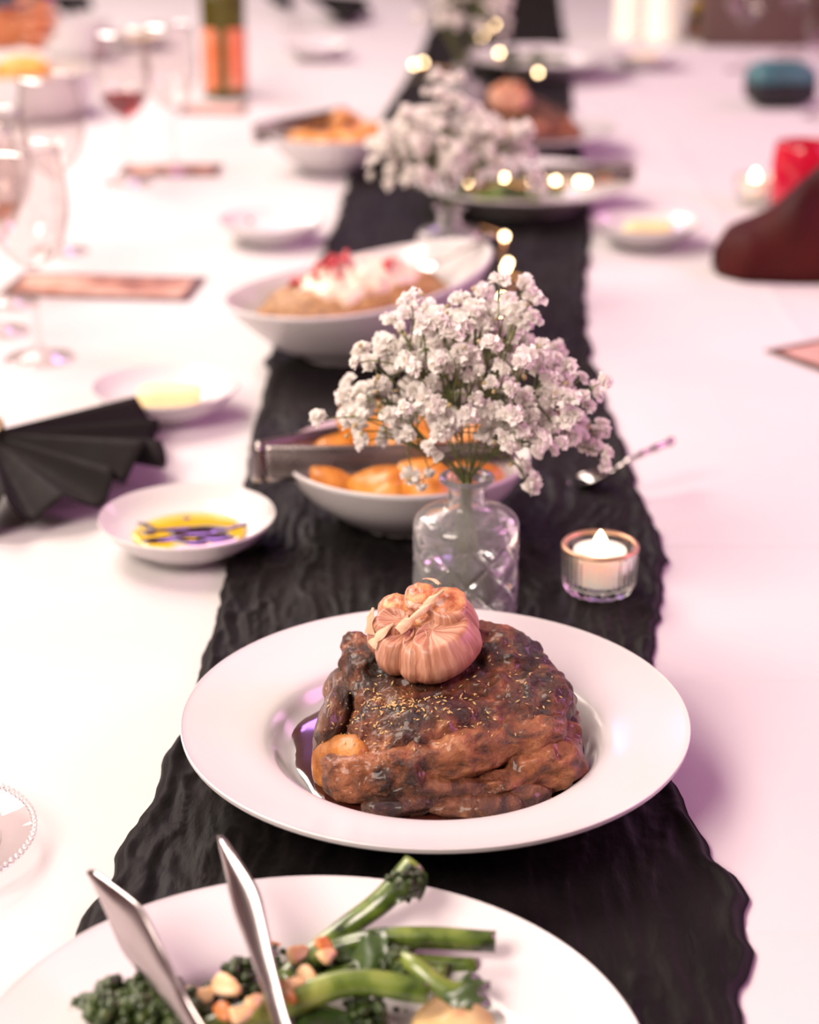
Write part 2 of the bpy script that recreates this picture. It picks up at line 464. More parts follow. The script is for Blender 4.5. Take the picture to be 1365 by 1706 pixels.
warp = np.stack([fbm(q * np.array([14, 9, 1]), 3, 11), fbm(q * np.array([14, 9, 1]), 3, 12), q[:, 0] * 0], 1)
q2 = q * np.array([95, 17, 1]) + warp * np.array([1.9, 0.9, 0])
r1 = 1 - np.abs(vnoise(q2, 21)) * 1.6
r2 = 1 - np.abs(vnoise(q * np.array([210, 46, 1]) + warp * 2.6, 22)) * 1.5
big = fbm(q * np.array([22, 6, 1]), 2, 23)
mask = np.clip(0.62 + 0.75 * fbm(q * np.array([9, 7, 1]), 2, 24), 0.15, 1)
hgt = 0.0020 + mask * (0.0036 * np.clip(r1, 0, 1) ** 1.6 + 0.0016 * np.clip(r2, 0, 1)) + 0.0012 * (big + 0.6)
GZ = hgt.reshape(GX.shape)
ed = np.minimum(u, 1 - u)[None, :]
GZ = GZ + 0.0035 * np.exp(-((ed - 0.022) / 0.014) ** 2) * (0.7 + 0.6 * vnoise(np.stack([GY.ravel() * 18, GX.ravel() * 2, GX.ravel() * 0], 1), 25).reshape(GX.shape))
GZ = np.where(ed < 0.008, 0.0012, GZ)
GZ = np.clip(GZ, 0.0008, 0.0095)
tag(obj('table_runner', mesh_of(np.stack([GX.ravel(), GY.ravel(), GZ.ravel()], 1), grid_faces(len(yy), NU)), M['runner']),
    'crinkled sheer black runner laid down the middle of the table', 'table runner')
RZ = 0.0062   # top of the crinkles: what stands on the runner rests here

# ------------------------------------------------------------------ crockery
def plate_profile(R=0.15, H=0.038):
    s = R / 0.15
    pts = [(0.0006, 0.0085), (0.040 * s, 0.0083), (0.078 * s, 0.0095), (0.090 * s, 0.0150), (0.098 * s, 0.0235), (0.106 * s, 0.0275), (0.128 * s, 0.0320), (0.1465 * s, H - 0.0012),
           (0.1497 * s, H), (0.1500 * s, H - 0.0016), (0.1470 * s, H - 0.0050), (0.125 * s, 0.0245), (0.100 * s, 0.0170), (0.086 * s, 0.0075), (0.080 * s, 0.0030), (0.078 * s, 0.0), (0.075 * s, 0.0),
           (0.073 * s, 0.0035), (0.040 * s, 0.0040), (0.0006, 0.0040)]
    return spline(pts, 4)
plate_mesh = mesh_of(*lathe(plate_profile(), 112), 'wide_rim_plate')
plate_mesh.materials.append(M['porcelain'])

def dish_mesh(R, H, foot, name, wall=0.003):
    pts = [(0.0006, 0.008), (foot * 0.8, 0.0085), (foot * 1.15, 0.0125), (R * 0.80, H * 0.62), (R * 0.975, H * 0.965), (R * 0.993, H), (R, H - 0.0012),
           (R * 0.985, H * 0.90), (R * 0.82, H * 0.47), (foot * 1.18, 0.0055), (foot * 1.02, 0.0035), (foot, 0.0), (foot * 0.92, 0.0), (foot * 0.88, 0.0035), (0.0006, 0.0045)]
    me = mesh_of(*lathe(spline(pts, 4), 80), name); me.materials.append(M['porcelain'])
    return me
small_dish = dish_mesh(0.068, 0.030, 0.034, 'small_dish')
coupe_bowl = dish_mesh(0.0985, 0.056, 0.045, 'coupe_bowl')

def put(name, me, loc, label, cat, group=None, rotz=0.0, m=None):
    o = obj(name, me, m or M['porcelain'], loc=loc, rot=(0, 0, rotz))
    return tag(o, label, cat, group)

# ------------------------------------------------------------------ roast on its plate
pc = P(725, 1193, 0.040)
MPX, MPY = pc.x, pc.y
meat_plate = put('serving_plate', plate_mesh, (MPX, MPY, RZ - 0.002), 'white wide-rimmed plate holding the big roast in the middle of the photo', 'plate', 'white wide-rimmed plates')

M['sauce'] = noise_mat('dark_jus', [(0.3, (0.020, 0.004, 0.004)), (0.7, (0.050, 0.010, 0.006))], scale=40, rough=(0.03, 0.08), coat=0.6, coat_rough=0.02)
def sauce_mesh():
    V = []; n = 72
    for k, (f, z) in enumerate([(0.0, 0.0010), (0.5, 0.0010), (0.9, 0.0010), (0.97, 0.0007), (1.0, 0.0)]):
        for j in range(n):
            a = 2 * math.pi * j / n
            r = 0.0875 * (1 + 0.035 * math.sin(3 * a + 1) + 0.02 * math.sin(7 * a) + 0.02 * math.sin(11 * a + 2))
            V.append((max(f, 0.005) * r * math.cos(a), max(f, 0.005) * r * math.sin(a), z))
    return mesh_of(V, grid_faces(5, n, close_m=True) + [tuple(range(n))[::-1]])
SZ = RZ - 0.002 + 0.0137
sauce = tag(obj('jus_pool', sauce_mesh(), M['sauce'], loc=(MPX, MPY, SZ)), 'dark glossy jus pooled under the big roast on the middle plate', 'sauce')

def meat_mat(name, stops, fiber=(1, 1, 1), rough=(0.22, 0.55), scale=55, bump=0.9, dark=(0.020, 0.008, 0.004), dark_lo=0.46, dark_hi=0.60):
    m, nt, b = new_mat(name)
    N, L = nt.nodes, nt.links
    tcn = N.new('ShaderNodeTexCoord'); mp = N.new('ShaderNodeMapping'); mp.inputs['Scale'].default_value = fiber
    L.new(tcn.outputs['Object'], mp.inputs['Vector'])
    nz = N.new('ShaderNodeTexNoise'); nz.inputs['Scale'].default_value = scale; nz.inputs['Detail'].default_value = 8; nz.inputs['Roughness'].default_value = 0.62; nz.inputs['Distortion'].default_value = 0.6
    L.new(mp.outputs[0], nz.inputs['Vector'])
    rp = N.new('ShaderNodeValToRGB'); els = rp.color_ramp.elements
    while len(els) < len(stops): els.new(0.5)
    for e, (p, c) in zip(els, stops): e.position = p; e.color = (*c, 1)
    L.new(nz.outputs['Fac'], rp.inputs[0])
    big = N.new('ShaderNodeTexNoise'); big.inputs['Scale'].default_value = 24; big.inputs['Detail'].default_value = 6; big.inputs['Roughness'].default_value = 0.7
    L.new(tcn.outputs['Object'], big.inputs['Vector'])
    r2 = N.new('ShaderNodeMapRange'); r2.inputs['From Min'].default_value = dark_lo; r2.inputs['From Max'].default_value = dark_hi
    L.new(big.outputs['Fac'], r2.inputs['Value'])
    mx = N.new('ShaderNodeMix'); mx.data_type = 'RGBA'
    mx.inputs['A'].default_value = (*dark, 1)
    L.new(r2.outputs[0], mx.inputs['Factor']); L.new(rp.outputs[0], mx.inputs['B']); L.new(mx.outputs['Result'], b.inputs['Base Color'])
    fine = N.new('ShaderNodeTexNoise'); fine.inputs['Scale'].default_value = 330; fine.inputs['Detail'].default_value = 5; fine.inputs['Roughness'].default_value = 0.7
    L.new(mp.outputs[0], fine.inputs['Vector'])
    mr = N.new('ShaderNodeMapRange'); mr.inputs['From Min'].default_value = 0.35; mr.inputs['From Max'].default_value = 0.65
    mr.inputs['To Min'].default_value = rough[0]; mr.inputs['To Max'].default_value = rough[1]
    L.new(big.outputs['Fac'], mr.inputs['Value']); L.new(mr.outputs[0], b.inputs['Roughness'])
    ad = N.new('ShaderNodeMath'); ad.operation = 'ADD'
    L.new(fine.outputs['Fac'], ad.inputs[0]); L.new(nz.outputs['Fac'], ad.inputs[1])
    bp = N.new('ShaderNodeBump'); bp.inputs['Strength'].default_value = bump; bp.inputs['Distance'].default_value = 0.0022
    L.new(ad.outputs[0], bp.inputs['Height']); L.new(bp.outputs[0], b.inputs['Normal'])
    setp(b, coat=0.25, coat_rough=0.12, spec=0.4)
    return m
M['meat_top'] = meat_mat('roast_crust', [(0.32, (0.018, 0.005, 0.003)), (0.44, (0.085, 0.022, 0.008)), (0.56, (0.21, 0.060, 0.020)), (0.70, (0.50, 0.23, 0.11))], dark_lo=0.40, dark_hi=0.56, rough=(0.12, 0.5), scale=70)
M['meat_side'] = meat_mat('roast_flesh', [(0.32, (0.035, 0.010, 0.004)), (0.44, (0.17, 0.050, 0.015)), (0.58, (0.31, 0.105, 0.040)), (0.74, (0.54, 0.26, 0.125))], dark_lo=0.37, dark_hi=0.50, fiber=(1, 1, 1.6), rough=(0.15, 0.5), scale=62)
M['meat_fat'] = meat_mat('roast_fat', [(0.30, (0.20, 0.055, 0.008)), (0.5, (0.40, 0.14, 0.018)), (0.75, (0.54, 0.23, 0.045))], dark_lo=0.22, dark_hi=0.38, rough=(0.15, 0.3), bump=0.5, scale=40, dark=(0.12, 0.03, 0.005))
M['meat_dark'] = meat_mat('roast_shreds', [(0.32, (0.016, 0.006, 0.003)), (0.46, (0.075, 0.025, 0.010)), (0.60, (0.17, 0.062, 0.024)), (0.76, (0.34, 0.16, 0.075))], dark_lo=0.36, dark_hi=0.5, fiber=(1.6, 0.5, 1.6), rough=(0.15, 0.45))

def meat_piece(shapes, voxel=0.0016, smooth=5, amps=((28, 0.0035), (75, 0.0016), (190, 0.0006)), seed=0, fiber=None):
    V, N, Fs = fuse(shapes, voxel, smooth)
    d = 0
    for k, (fr, am) in enumerate(amps):
        q = V * fr if fiber is None else V * fr * np.array(fiber)
        n = vnoise(q + seed * 3.1, seed + k)
        if k == 1: n = 0.35 - np.abs(n) * 1.5
        d = d + n * am
    V = V + N * d[:, None]
    return mesh_of(V, Fs)
def ell(c, r, rot=(0, 0, 0), e1=0.8, e2=0.9, nu=28, nv=18):
    V, Fs = blob(r[0], r[1], r[2], nu, nv, e1, e2)
    V = xform(V, c, [math.radians(a) for a in rot]); V[:, 0] *= 0.935
    return V, Fs
roast = thing('roast_lamb', 'big browned roast sprinkled with herbs on the middle plate', 'meat', (MPX, MPY, SZ))
# main cut: a tilted slab, high at the back right, running down to the front left
top_shapes = [ell((0.012, 0.008, 0.031), (0.068, 0.056, 0.0175), (15, -3, 5), 0.55, 0.75), ell((0.034, 0.034, 0.042), (0.036, 0.024, 0.014), (8, -4, -14), 0.7, 0.8), ell((-0.046, 0.034, 0.038), (0.016, 0.024, 0.016), (0, 8, 14)),
              ell((-0.050, 0.054, 0.040), (0.012, 0.011, 0.013)), ell((0.066, 0.002, 0.031), (0.019, 0.034, 0.0145), (8, 8, 4), 0.7, 0.8), ell((-0.016, -0.030, 0.030), (0.040, 0.020, 0.010), (20, -8, 4))]
FINE = ((26, 0.0038), (62, 0.0030), (150, 0.0017), (340, 0.0007))
obj('top_cut', meat_piece(top_shapes, 0.0012, 3, FINE, 1, (1, 1.3, 1)), M['meat_top'], roast)
side_shapes = [ell((-0.034, -0.050, 0.0135), (0.036, 0.022, 0.0165), (-18, -6, -8), 0.75, 0.8), ell((0.006, -0.043, 0.0195), (0.046, 0.021, 0.0150), (-14, -8, 5), 0.7, 0.8), ell((0.050, -0.030, 0.0255), (0.034, 0.022, 0.0115), (-6, -6, 10), 0.7, 0.8), ell((0.005, -0.008, 0.016), (0.060, 0.050, 0.018), (0, 0, 0), 0.7, 0.8)]
obj('front_cut', meat_piece(side_shapes, 0.0012, 3, ((26, 0.0030), (62, 0.0024), (150, 0.0013), (340, 0.0006)), 2), M['meat_side'], roast)
fat_shapes = [ell((-0.0575, -0.0400, 0.0135), (0.0110, 0.0210, 0.0150), (-38, 30, 38), 0.8, 0.7), ell((-0.050, -0.047, 0.008), (0.014, 0.014, 0.009), (0, 0, 0))]
tag(obj('fat_cap', meat_piece(fat_shapes, 0.0012, 3, ((40, 0.0030), (90, 0.0010), (200, 0.0004)), 3), M['meat_fat'], roast), 'smooth amber slab of fat')
left_shapes = [ell((-0.064, -0.004, 0.018), (0.012, 0.031, 0.021), (0, 8, -8)), ell((-0.056, 0.028, 0.018), (0.018, 0.024, 0.019))]
obj('dark_flank', meat_piece(left_shapes, 0.0012, 3, ((30, 0.0022), (80, 0.0014), (260, 0.0009)), 4, (1, 0.4, 1)), M['meat_dark'], roast)
low_shapes = [ell((0.063, -0.040, 0.0125), (0.028, 0.024, 0.0140), (0, -6, 24)), ell((0.080, -0.012, 0.016), (0.013, 0.024, 0.014)), ell((0.040, -0.060, 0.009), (0.022, 0.013, 0.0095), (0, 0, 10))]
obj('lower_chunk', meat_piece(low_shapes, 0.0012, 2, ((36, 0.0038), (90, 0.0028), (220, 0.0011)), 5), M['meat_side'], roast)
for k, (x, y, l, w, h, rz) in enumerate([(-0.016, -0.0730, 0.030, 0.0090, 0.0070, 5), (0.014, -0.0755, 0.024, 0.0075, 0.0055, -3), (0.036, -0.0730, 0.018, 0.0080, 0.0060, 10), (0.056, -0.0620, 0.016, 0.0100, 0.0070, 30), (0.004, -0.064, 0.040, 0.010, 0.0095, 3)]):
    obj('meat_shred', meat_piece([ell((x, y, h * 0.75), (l, w, h), (0, 0, rz), 0.9, 0.9, 20, 12)], 0.0011, 2, ((50, 0.0026), (120, 0.0018), (280, 0.0007)), 10 + k, (0.6, 1, 1)), M['meat_dark'], roast)
# herb flakes lie on the crust: cast down on to the cuts
M['herb'] = noise_mat('dried_herb', [(0.3, (0.40, 0.22, 0.07)), (0.7, (0.62, 0.42, 0.18))], scale=300, rough=(0.6, 0.8))
bpy.context.view_layer.update()
from mathutils.bvhtree import BVHTree
def bvh_of(root):
    trees = []
    for o in root.children:
        me = o.data
        trees.append(BVHTree.FromPolygons([o.matrix_local @ v.co for v in me.vertices], [tuple(p.vertices) for p in me.polygons]))
    return trees
trees = bvh_of(roast)
def drop(x, y, trees=trees):
    best = None
    for t in trees:
        h, n, i, d = t.ray_cast(Vector((x, y, 0.3)), Vector((0, 0, -1)))
        if h is not None and (best is None or h.z > best[0].z): best = (h, n)
    return best
rng = random.Random(4)
hb = MB()
for k in range(330):
    if k < 190: x, y = rng.gauss(-0.026, 0.020), rng.gauss(-0.026, 0.012)
    else: x, y = rng.gauss(0.01, 0.04), rng.gauss(-0.005, 0.022)
    h = drop(x, y)
    if not h: continue
    s = rng.uniform(0.0004, 0.0011); a = rng.uniform(0, 6.28)
    t = Vector((math.cos(a), math.sin(a), rng.uniform(-0.4, 0.4))); t = (t - h[1] * t.dot(h[1])).normalized(); b2 = h[1].cross(t)
    c = h[0] + h[1] * 0.0004
    hb.add([c + t * s * 1.6, c + b2 * s * 0.6 + h[1] * 0.0003, c - t * s * 1.6, c - b2 * s * 0.6, c + h[1] * 0.0007], [(0, 1, 4), (1, 2, 4), (2, 3, 4), (3, 0, 4)])
tag(obj('herb_flakes', hb, M['herb'], roast), 'tiny straw-coloured dried herb flakes', kind='stuff')

# ------------------------------------------------------------------ roasted garlic on top of the roast
def garlic_mat():
    m, nt, b = new_mat('garlic_skin'); N, L = nt.nodes, nt.links
    uv = N.new('ShaderNodeUVMap'); mp = N.new('ShaderNodeMapping'); mp.inputs['Scale'].default_value = (26, 1.6, 1)
    L.new(uv.outputs[0], mp.inputs['Vector'])
    nz = N.new('ShaderNodeTexNoise'); nz.inputs['Scale'].default_value = 1.0; nz.inputs['Detail'].default_value = 5; nz.inputs['Distortion'].default_value = 0.4
    L.new(mp.outputs[0], nz.inputs['Vector'])
    rp = N.new('ShaderNodeValToRGB'); e = rp.color_ramp.elements
    e.new(0.5)
    e[0].position = 0.30; e[0].color = (0.25, 0.085, 0.050, 1)
    e[1].position = 0.47; e[1].color = (0.45, 0.20, 0.12, 1)
    e[2].position = 0.66; e[2].color = (0.62, 0.35, 0.24, 1)
    L.new(nz.outputs['Fac'], rp.inputs[0]); L.new(rp.outputs[0], b.inputs['Base Color'])
    bp = N.new('ShaderNodeBump'); bp.inputs['Strength'].default_value = 0.45; bp.inputs['Distance'].default_value = 0.0008
    L.new(nz.outputs['Fac'], bp.inputs['Height']); L.new(bp.outputs[0], b.inputs['Normal'])
    setp(b, rough=0.42, sss=0.12)
    b.inputs['Subsurface Radius'].default_value = (0.006, 0.003, 0.002)
    return m
M['garlic'] = garlic_mat()
M['garlic_in'] = noise_mat('roasted_clove', [(0.3, (0.34, 0.085, 0.035)), (0.5, (0.52, 0.20, 0.09)), (0.75, (0.74, 0.42, 0.16))], scale=130, rough=(0.3, 0.5), coat=0.15, bump=0.8)
M['garlic_paper'] = noise_mat('garlic_paper', [(0.3, (0.56, 0.30, 0.18)), (0.7, (0.72, 0.46, 0.31))], scale=90, stretch=(1, 4, 1), rough=(0.5, 0.65), bump=0.3)
def clove(ang, width, rin, rout, h, tip, cut=None, seed=0, pinch=0.45):
    """one clove of the bulb: sits at angle ang, bulges outwards to rout, tapers to a tip near the axis; cut = fraction of height where its top is torn open"""
    nu, nv = 26, 22
    V = []; UV = []
    for i in range(nv + 1):
        t = i / nv
        env = math.sin(math.pi * min(1, max(0.0, t)) ** 0.72) ** 0.62 if 0 < t < 1 else 0.0
        cr = (rin + rout) / 2 * (0.55 + 0.45 * env) * (1 - pinch * max(0, t - 0.62) / 0.38) + tip * max(0, t - 0.62)
        hr = (rout - rin) / 2 * env + 0.0006; hw = math.tan(width / 2) * rout * 0.80 * env + 0.0006
        z = h * (t - 0.04) - max(0, t - 0.74) * h * 1.25
        for j in range(nu):
            a = 2 * math.pi * j / nu
            ca, sa = math.cos(a), math.sin(a)
            x = cr + hr * math.copysign(abs(ca) ** 0.95, ca); y = hw * math.copysign(abs(sa) ** 0.95, sa)
            V.append((x, y, z)); UV.append((j / nu, t))
    V = np.array(V)
    V += np.stack([fbm(V * 120 + seed, 2, seed), fbm(V * 120 + seed + 9, 2, seed), fbm(V * 100, 2, seed)], 1) * 0.0011
    if cut:
        zc = h * (cut - 0.04); over = V[:, 2] > zc
        V[over, 2] = zc - (V[over, 2] - zc) * 0.35
    c, s = math.cos(ang), math.sin(ang)
    V = V @ np.array([[c, s, 0], [-s, c, 0], [0, 0, 1]])
    Fs = grid_faces(nv + 1, nu, close_m=True); Fs.append(tuple(range(nu))[::-1]); Fs.append(tuple(nv * nu + j for j in range(nu)))
    me = mesh_of(V, Fs)
    l = me.uv_layers.new(name='UVMap')
    idx = np.empty(len(me.loops), dtype=np.int32); me.loops.foreach_get('vertex_index', idx)
    l.data.foreach_set('uv', np.array(UV)[idx].ravel())
    return me
_gh = drop(-0.008, 0.026)
gp = Vector((MPX - 0.008, MPY + 0.028, SZ + _gh[0].z - 0.004))
garlic = thing('garlic_bulb', 'whole roasted garlic bulb with torn pinkish skin sitting on the big roast', 'garlic', gp)
garlic.rotation_euler = (math.radians(16), math.radians(-4), 0)
D = math.radians
cl = [(-46, 80, 0.037, 0.042, None), (-98, 40, 0.033, 0.039, None), (-138, 42, 0.032, 0.039, None), (178, 46, 0.031, 0.044, None), (132, 46, 0.032, 0.047, 0.66), (84, 48, 0.032, 0.050, 0.68), (30, 66, 0.036, 0.048, 0.72)]
for k, (a, w, ro, h, cut) in enumerate(cl):
    obj('clove', clove(D(a), D(w), 0.006, ro, h, 0.006, cut, k + 3, 0.25 if cut is None else 0.1), M['garlic'], garlic)
for k, (a, r, z, sr, st, sz) in enumerate([(132, 0.0190, 0.0270, 0.0098, 0.0088, 0.0040), (84, 0.0195, 0.0300, 0.0098, 0.0095, 0.0042), (30, 0.0215, 0.0305, 0.0110, 0.0125, 0.0042), (150, 0.007, 0.0220, 0.011, 0.011, 0.0060), (40, 0.007, 0.0235, 0.011, 0.010, 0.0060)]):
    V, Fs = blob(sr, st, sz, 22, 14, 0.9, 0.9, 0.0022, 2.4, k + 2)
    tag(obj('torn_clove', mesh_of(xform(V, (r * math.cos(D(a)), r * math.sin(D(a)), z), (0, 0, D(a))), Fs), M['garlic_in'], garlic), 'amber roasted flesh showing through the torn skin')
def flap(p0, p1, up, w, seed):
    """curled shred of dry skin from p0 to p1"""
    p0, p1, up = np.array(p0), np.array(p1), np.array(up); n, mm = 9, 5
    d = p1 - p0; side = np.cross(d, up); side /= np.linalg.norm(side)
    V = []
    for layer in (0, 1):
        for i in range(n):
            t = i / (n - 1)
            c = p0 + d * t + up * (math.sin(math.pi * t) * 0.35)
            ww = 0.72 * w * (1 - 0.8 * t ** 2) * (1 + 0.30 * math.sin(11 * t + seed) + 0.12 * math.sin(29 * t + 2 * seed))
            for j in range(mm):
                s = j / (mm - 1) * 2 - 1
                V.append(c + side * s * ww + up * (0.25 * (1 - s * s)) + up / np.linalg.norm(up) * 0.0003 * layer)
    Fs = grid_faces(n, mm) + [f[::-1] for f in grid_faces(n, mm, off=n * mm)]
    return mesh_of(V, Fs)
for k, (p0, p1, up, w) in enumerate([((-0.012, -0.012, 0.030), (0.010, 0.004, 0.037), (0, -0.002, 0.004), 0.0040), ((-0.029, -0.004, 0.022), (-0.026, 0.006, 0.034), (-0.003, -0.001, 0.002), 0.0065), ((-0.028, -0.014, 0.022), (-0.014, -0.006, 0.031), (-0.003, -0.002, 0.003), 0.0050),
                                     ((0.002, 0.002, 0.033), (0.016, 0.008, 0.042), (0, -0.002, 0.004), 0.0034), ((0.006, 0.026, 0.036), (0.014, 0.012, 0.043), (0.001, 0.002, 0.003), 0.0055)]):
    obj('skin_shred', flap(p0, p1, up, w, k), M['garlic_paper'], garlic)
# ------------------------------------------------------------------ pressed-glass vases with baby's breath
def vase_meshes():
    R, HB = 0.0368, 0.082
    outer = [(0.0006, 0.0), (0.030, 0.0), (0.0350, 0.0012), (R, 0.005)]
    body = [(R, 0.005 + (HB - 0.012 - 0.005) * k / 70) for k in range(1, 71)]
    sh = [(R, 0.070), (R * 0.985, 0.0745), (0.0335, 0.0785), (0.028, 0.0815), (0.021, 0.0838), (0.0152, 0.0858), (0.0132, 0.0895), (0.0128, 0.096), (0.0135, 0.1005), (0.0172, 0.1035), (0.0192, 0.1055), (0.0188, 0.1075), (0.0160, 0.1080)]
    inn = [(0.0135, 0.1070), (0.0108, 0.1030), (0.0100, 0.096), (0.0104, 0.0885), (0.0130, 0.0835), (0.021, 0.0800), (0.0285, 0.0765), (0.0312, 0.070), (0.0315, 0.060), (0.0315, 0.020), (0.030, 0.012), (0.024, 0.0095), (0.0006, 0.0090)]
    prof = outer + body + list(map(tuple, spline(sh, 3)))[1:] + list(map(tuple, spline(inn, 3)))
    nb0, nb1 = len(outer), len(outer) + len(body)
    nd = 8
    def fn(x, y, z, a, k):
        if nb0 <= k < nb1:
            t = (z - 0.010) / 0.029
            e1 = abs(((a * nd / (2 * math.pi) + t) + 0.5) % 1 - 0.5); e2 = abs(((a * nd / (2 * math.pi) - t) + 0.5) % 1 - 0.5)
            fade = max(0.0, min(1.0, (0.068 - z) / 0.004)) * min(1.0, max(0.0, (z - 0.008) / 0.003))
            groove = math.exp(-(e1 / 0.055) ** 2) + math.exp(-(e2 / 0.055) ** 2)
            d = -0.0022 * min(1.0, groove) * fade
            r = math.hypot(x, y); s = (r + d) / r
            return x * s, y * s, z
        return x, y, z
    g = mesh_of(*lathe(prof, 150, fn=fn), 'vase_glass')
    wat = [(0.0006, 0.0094), (0.0236, 0.0099), (0.0296, 0.0124), (0.0311, 0.020), (0.0311, 0.050), (0.0305, 0.0502), (0.0006, 0.0500)]
    w = mesh_of(*lathe(wat, 60), 'vase_water')
    g.materials.append(M['pressed']); w.materials.append(M['water'])
    return g, w
vase_g, vase_w = vase_meshes()
def make_vase(loc, label):
    t = thing('bud_vase', label, 'vase', loc, 0, 'pressed-glass bud vases')
    obj('glass_body', vase_g, M['glass'], t); obj('water', vase_w, M['water'], t)
    return t
def flower_mesh(seed):
    """double blossom: many small ruffled petals around a ball on a short calyx"""
    rg = random.Random(seed); mb = MB(); n = 54; R = 0.0050
    for k in range(n):
        z = 1 - (k + 0.5) / n * 1.55; a = k * 2.39996 + rg.uniform(-0.3, 0.3)
        s = math.sqrt(max(0, 1 - z * z)); d = Vector((s * math.cos(a), s * math.sin(a), z)).normalized()
        t = d.cross(Vector((0, 0, 1)) if abs(d.z) < 0.9 else Vector((1, 0, 0))).normalized(); b = d.cross(t)
        tw = rg.uniform(0, 6.28); w = t * math.cos(tw) + b * math.sin(tw); v = d.cross(w)
        L = R * rg.uniform(0.72, 1.2) * (1 + 0.18 * math.sin(3 * a + seed)); ww = R * rg.uniform(0.26, 0.42); V = []
        for i2 in range(3):
            f = 0.35 + 0.325 * i2
            for j2 in range(3):
                q = j2 - 1
                V.append(d * L * (f + (0.05 * rg.uniform(-1, 1) if i2 == 2 else 0) - 0.06 * abs(q)) + w * q * ww * (0.5 + 0.6 * f) + v * (0.55 * R * (f - 0.35) * rg.uniform(-1, 1) + 0.0003 * q * q) + Vector((0, 0, R * 0.55)))
        mb.add(V, grid_faces(3, 3))
    mb.add(xform(ICO2[0], (0, 0, R * 0.55), (0, 0, 0), R * 0.46), ICO2[1])
    me = mb.mesh('flower'); me.materials.append(M['petal'])
    return me
def icos(sub=1):
    bm = bmesh.new(); bmesh.ops.create_icosphere(bm, subdivisions=sub, radius=1.0)
    bm.verts.index_update()
    r = ([tuple(v.co) for v in bm.verts], [tuple(v.index for v in f.verts) for f in bm.faces]); bm.free(); return r
ICO = icos(1); ICO2 = icos(2)
FLOWERS = [flower_mesh(k) for k in range(4)]
BUD = blob(0.0015, 0.0015, 0.0019, 8, 6)
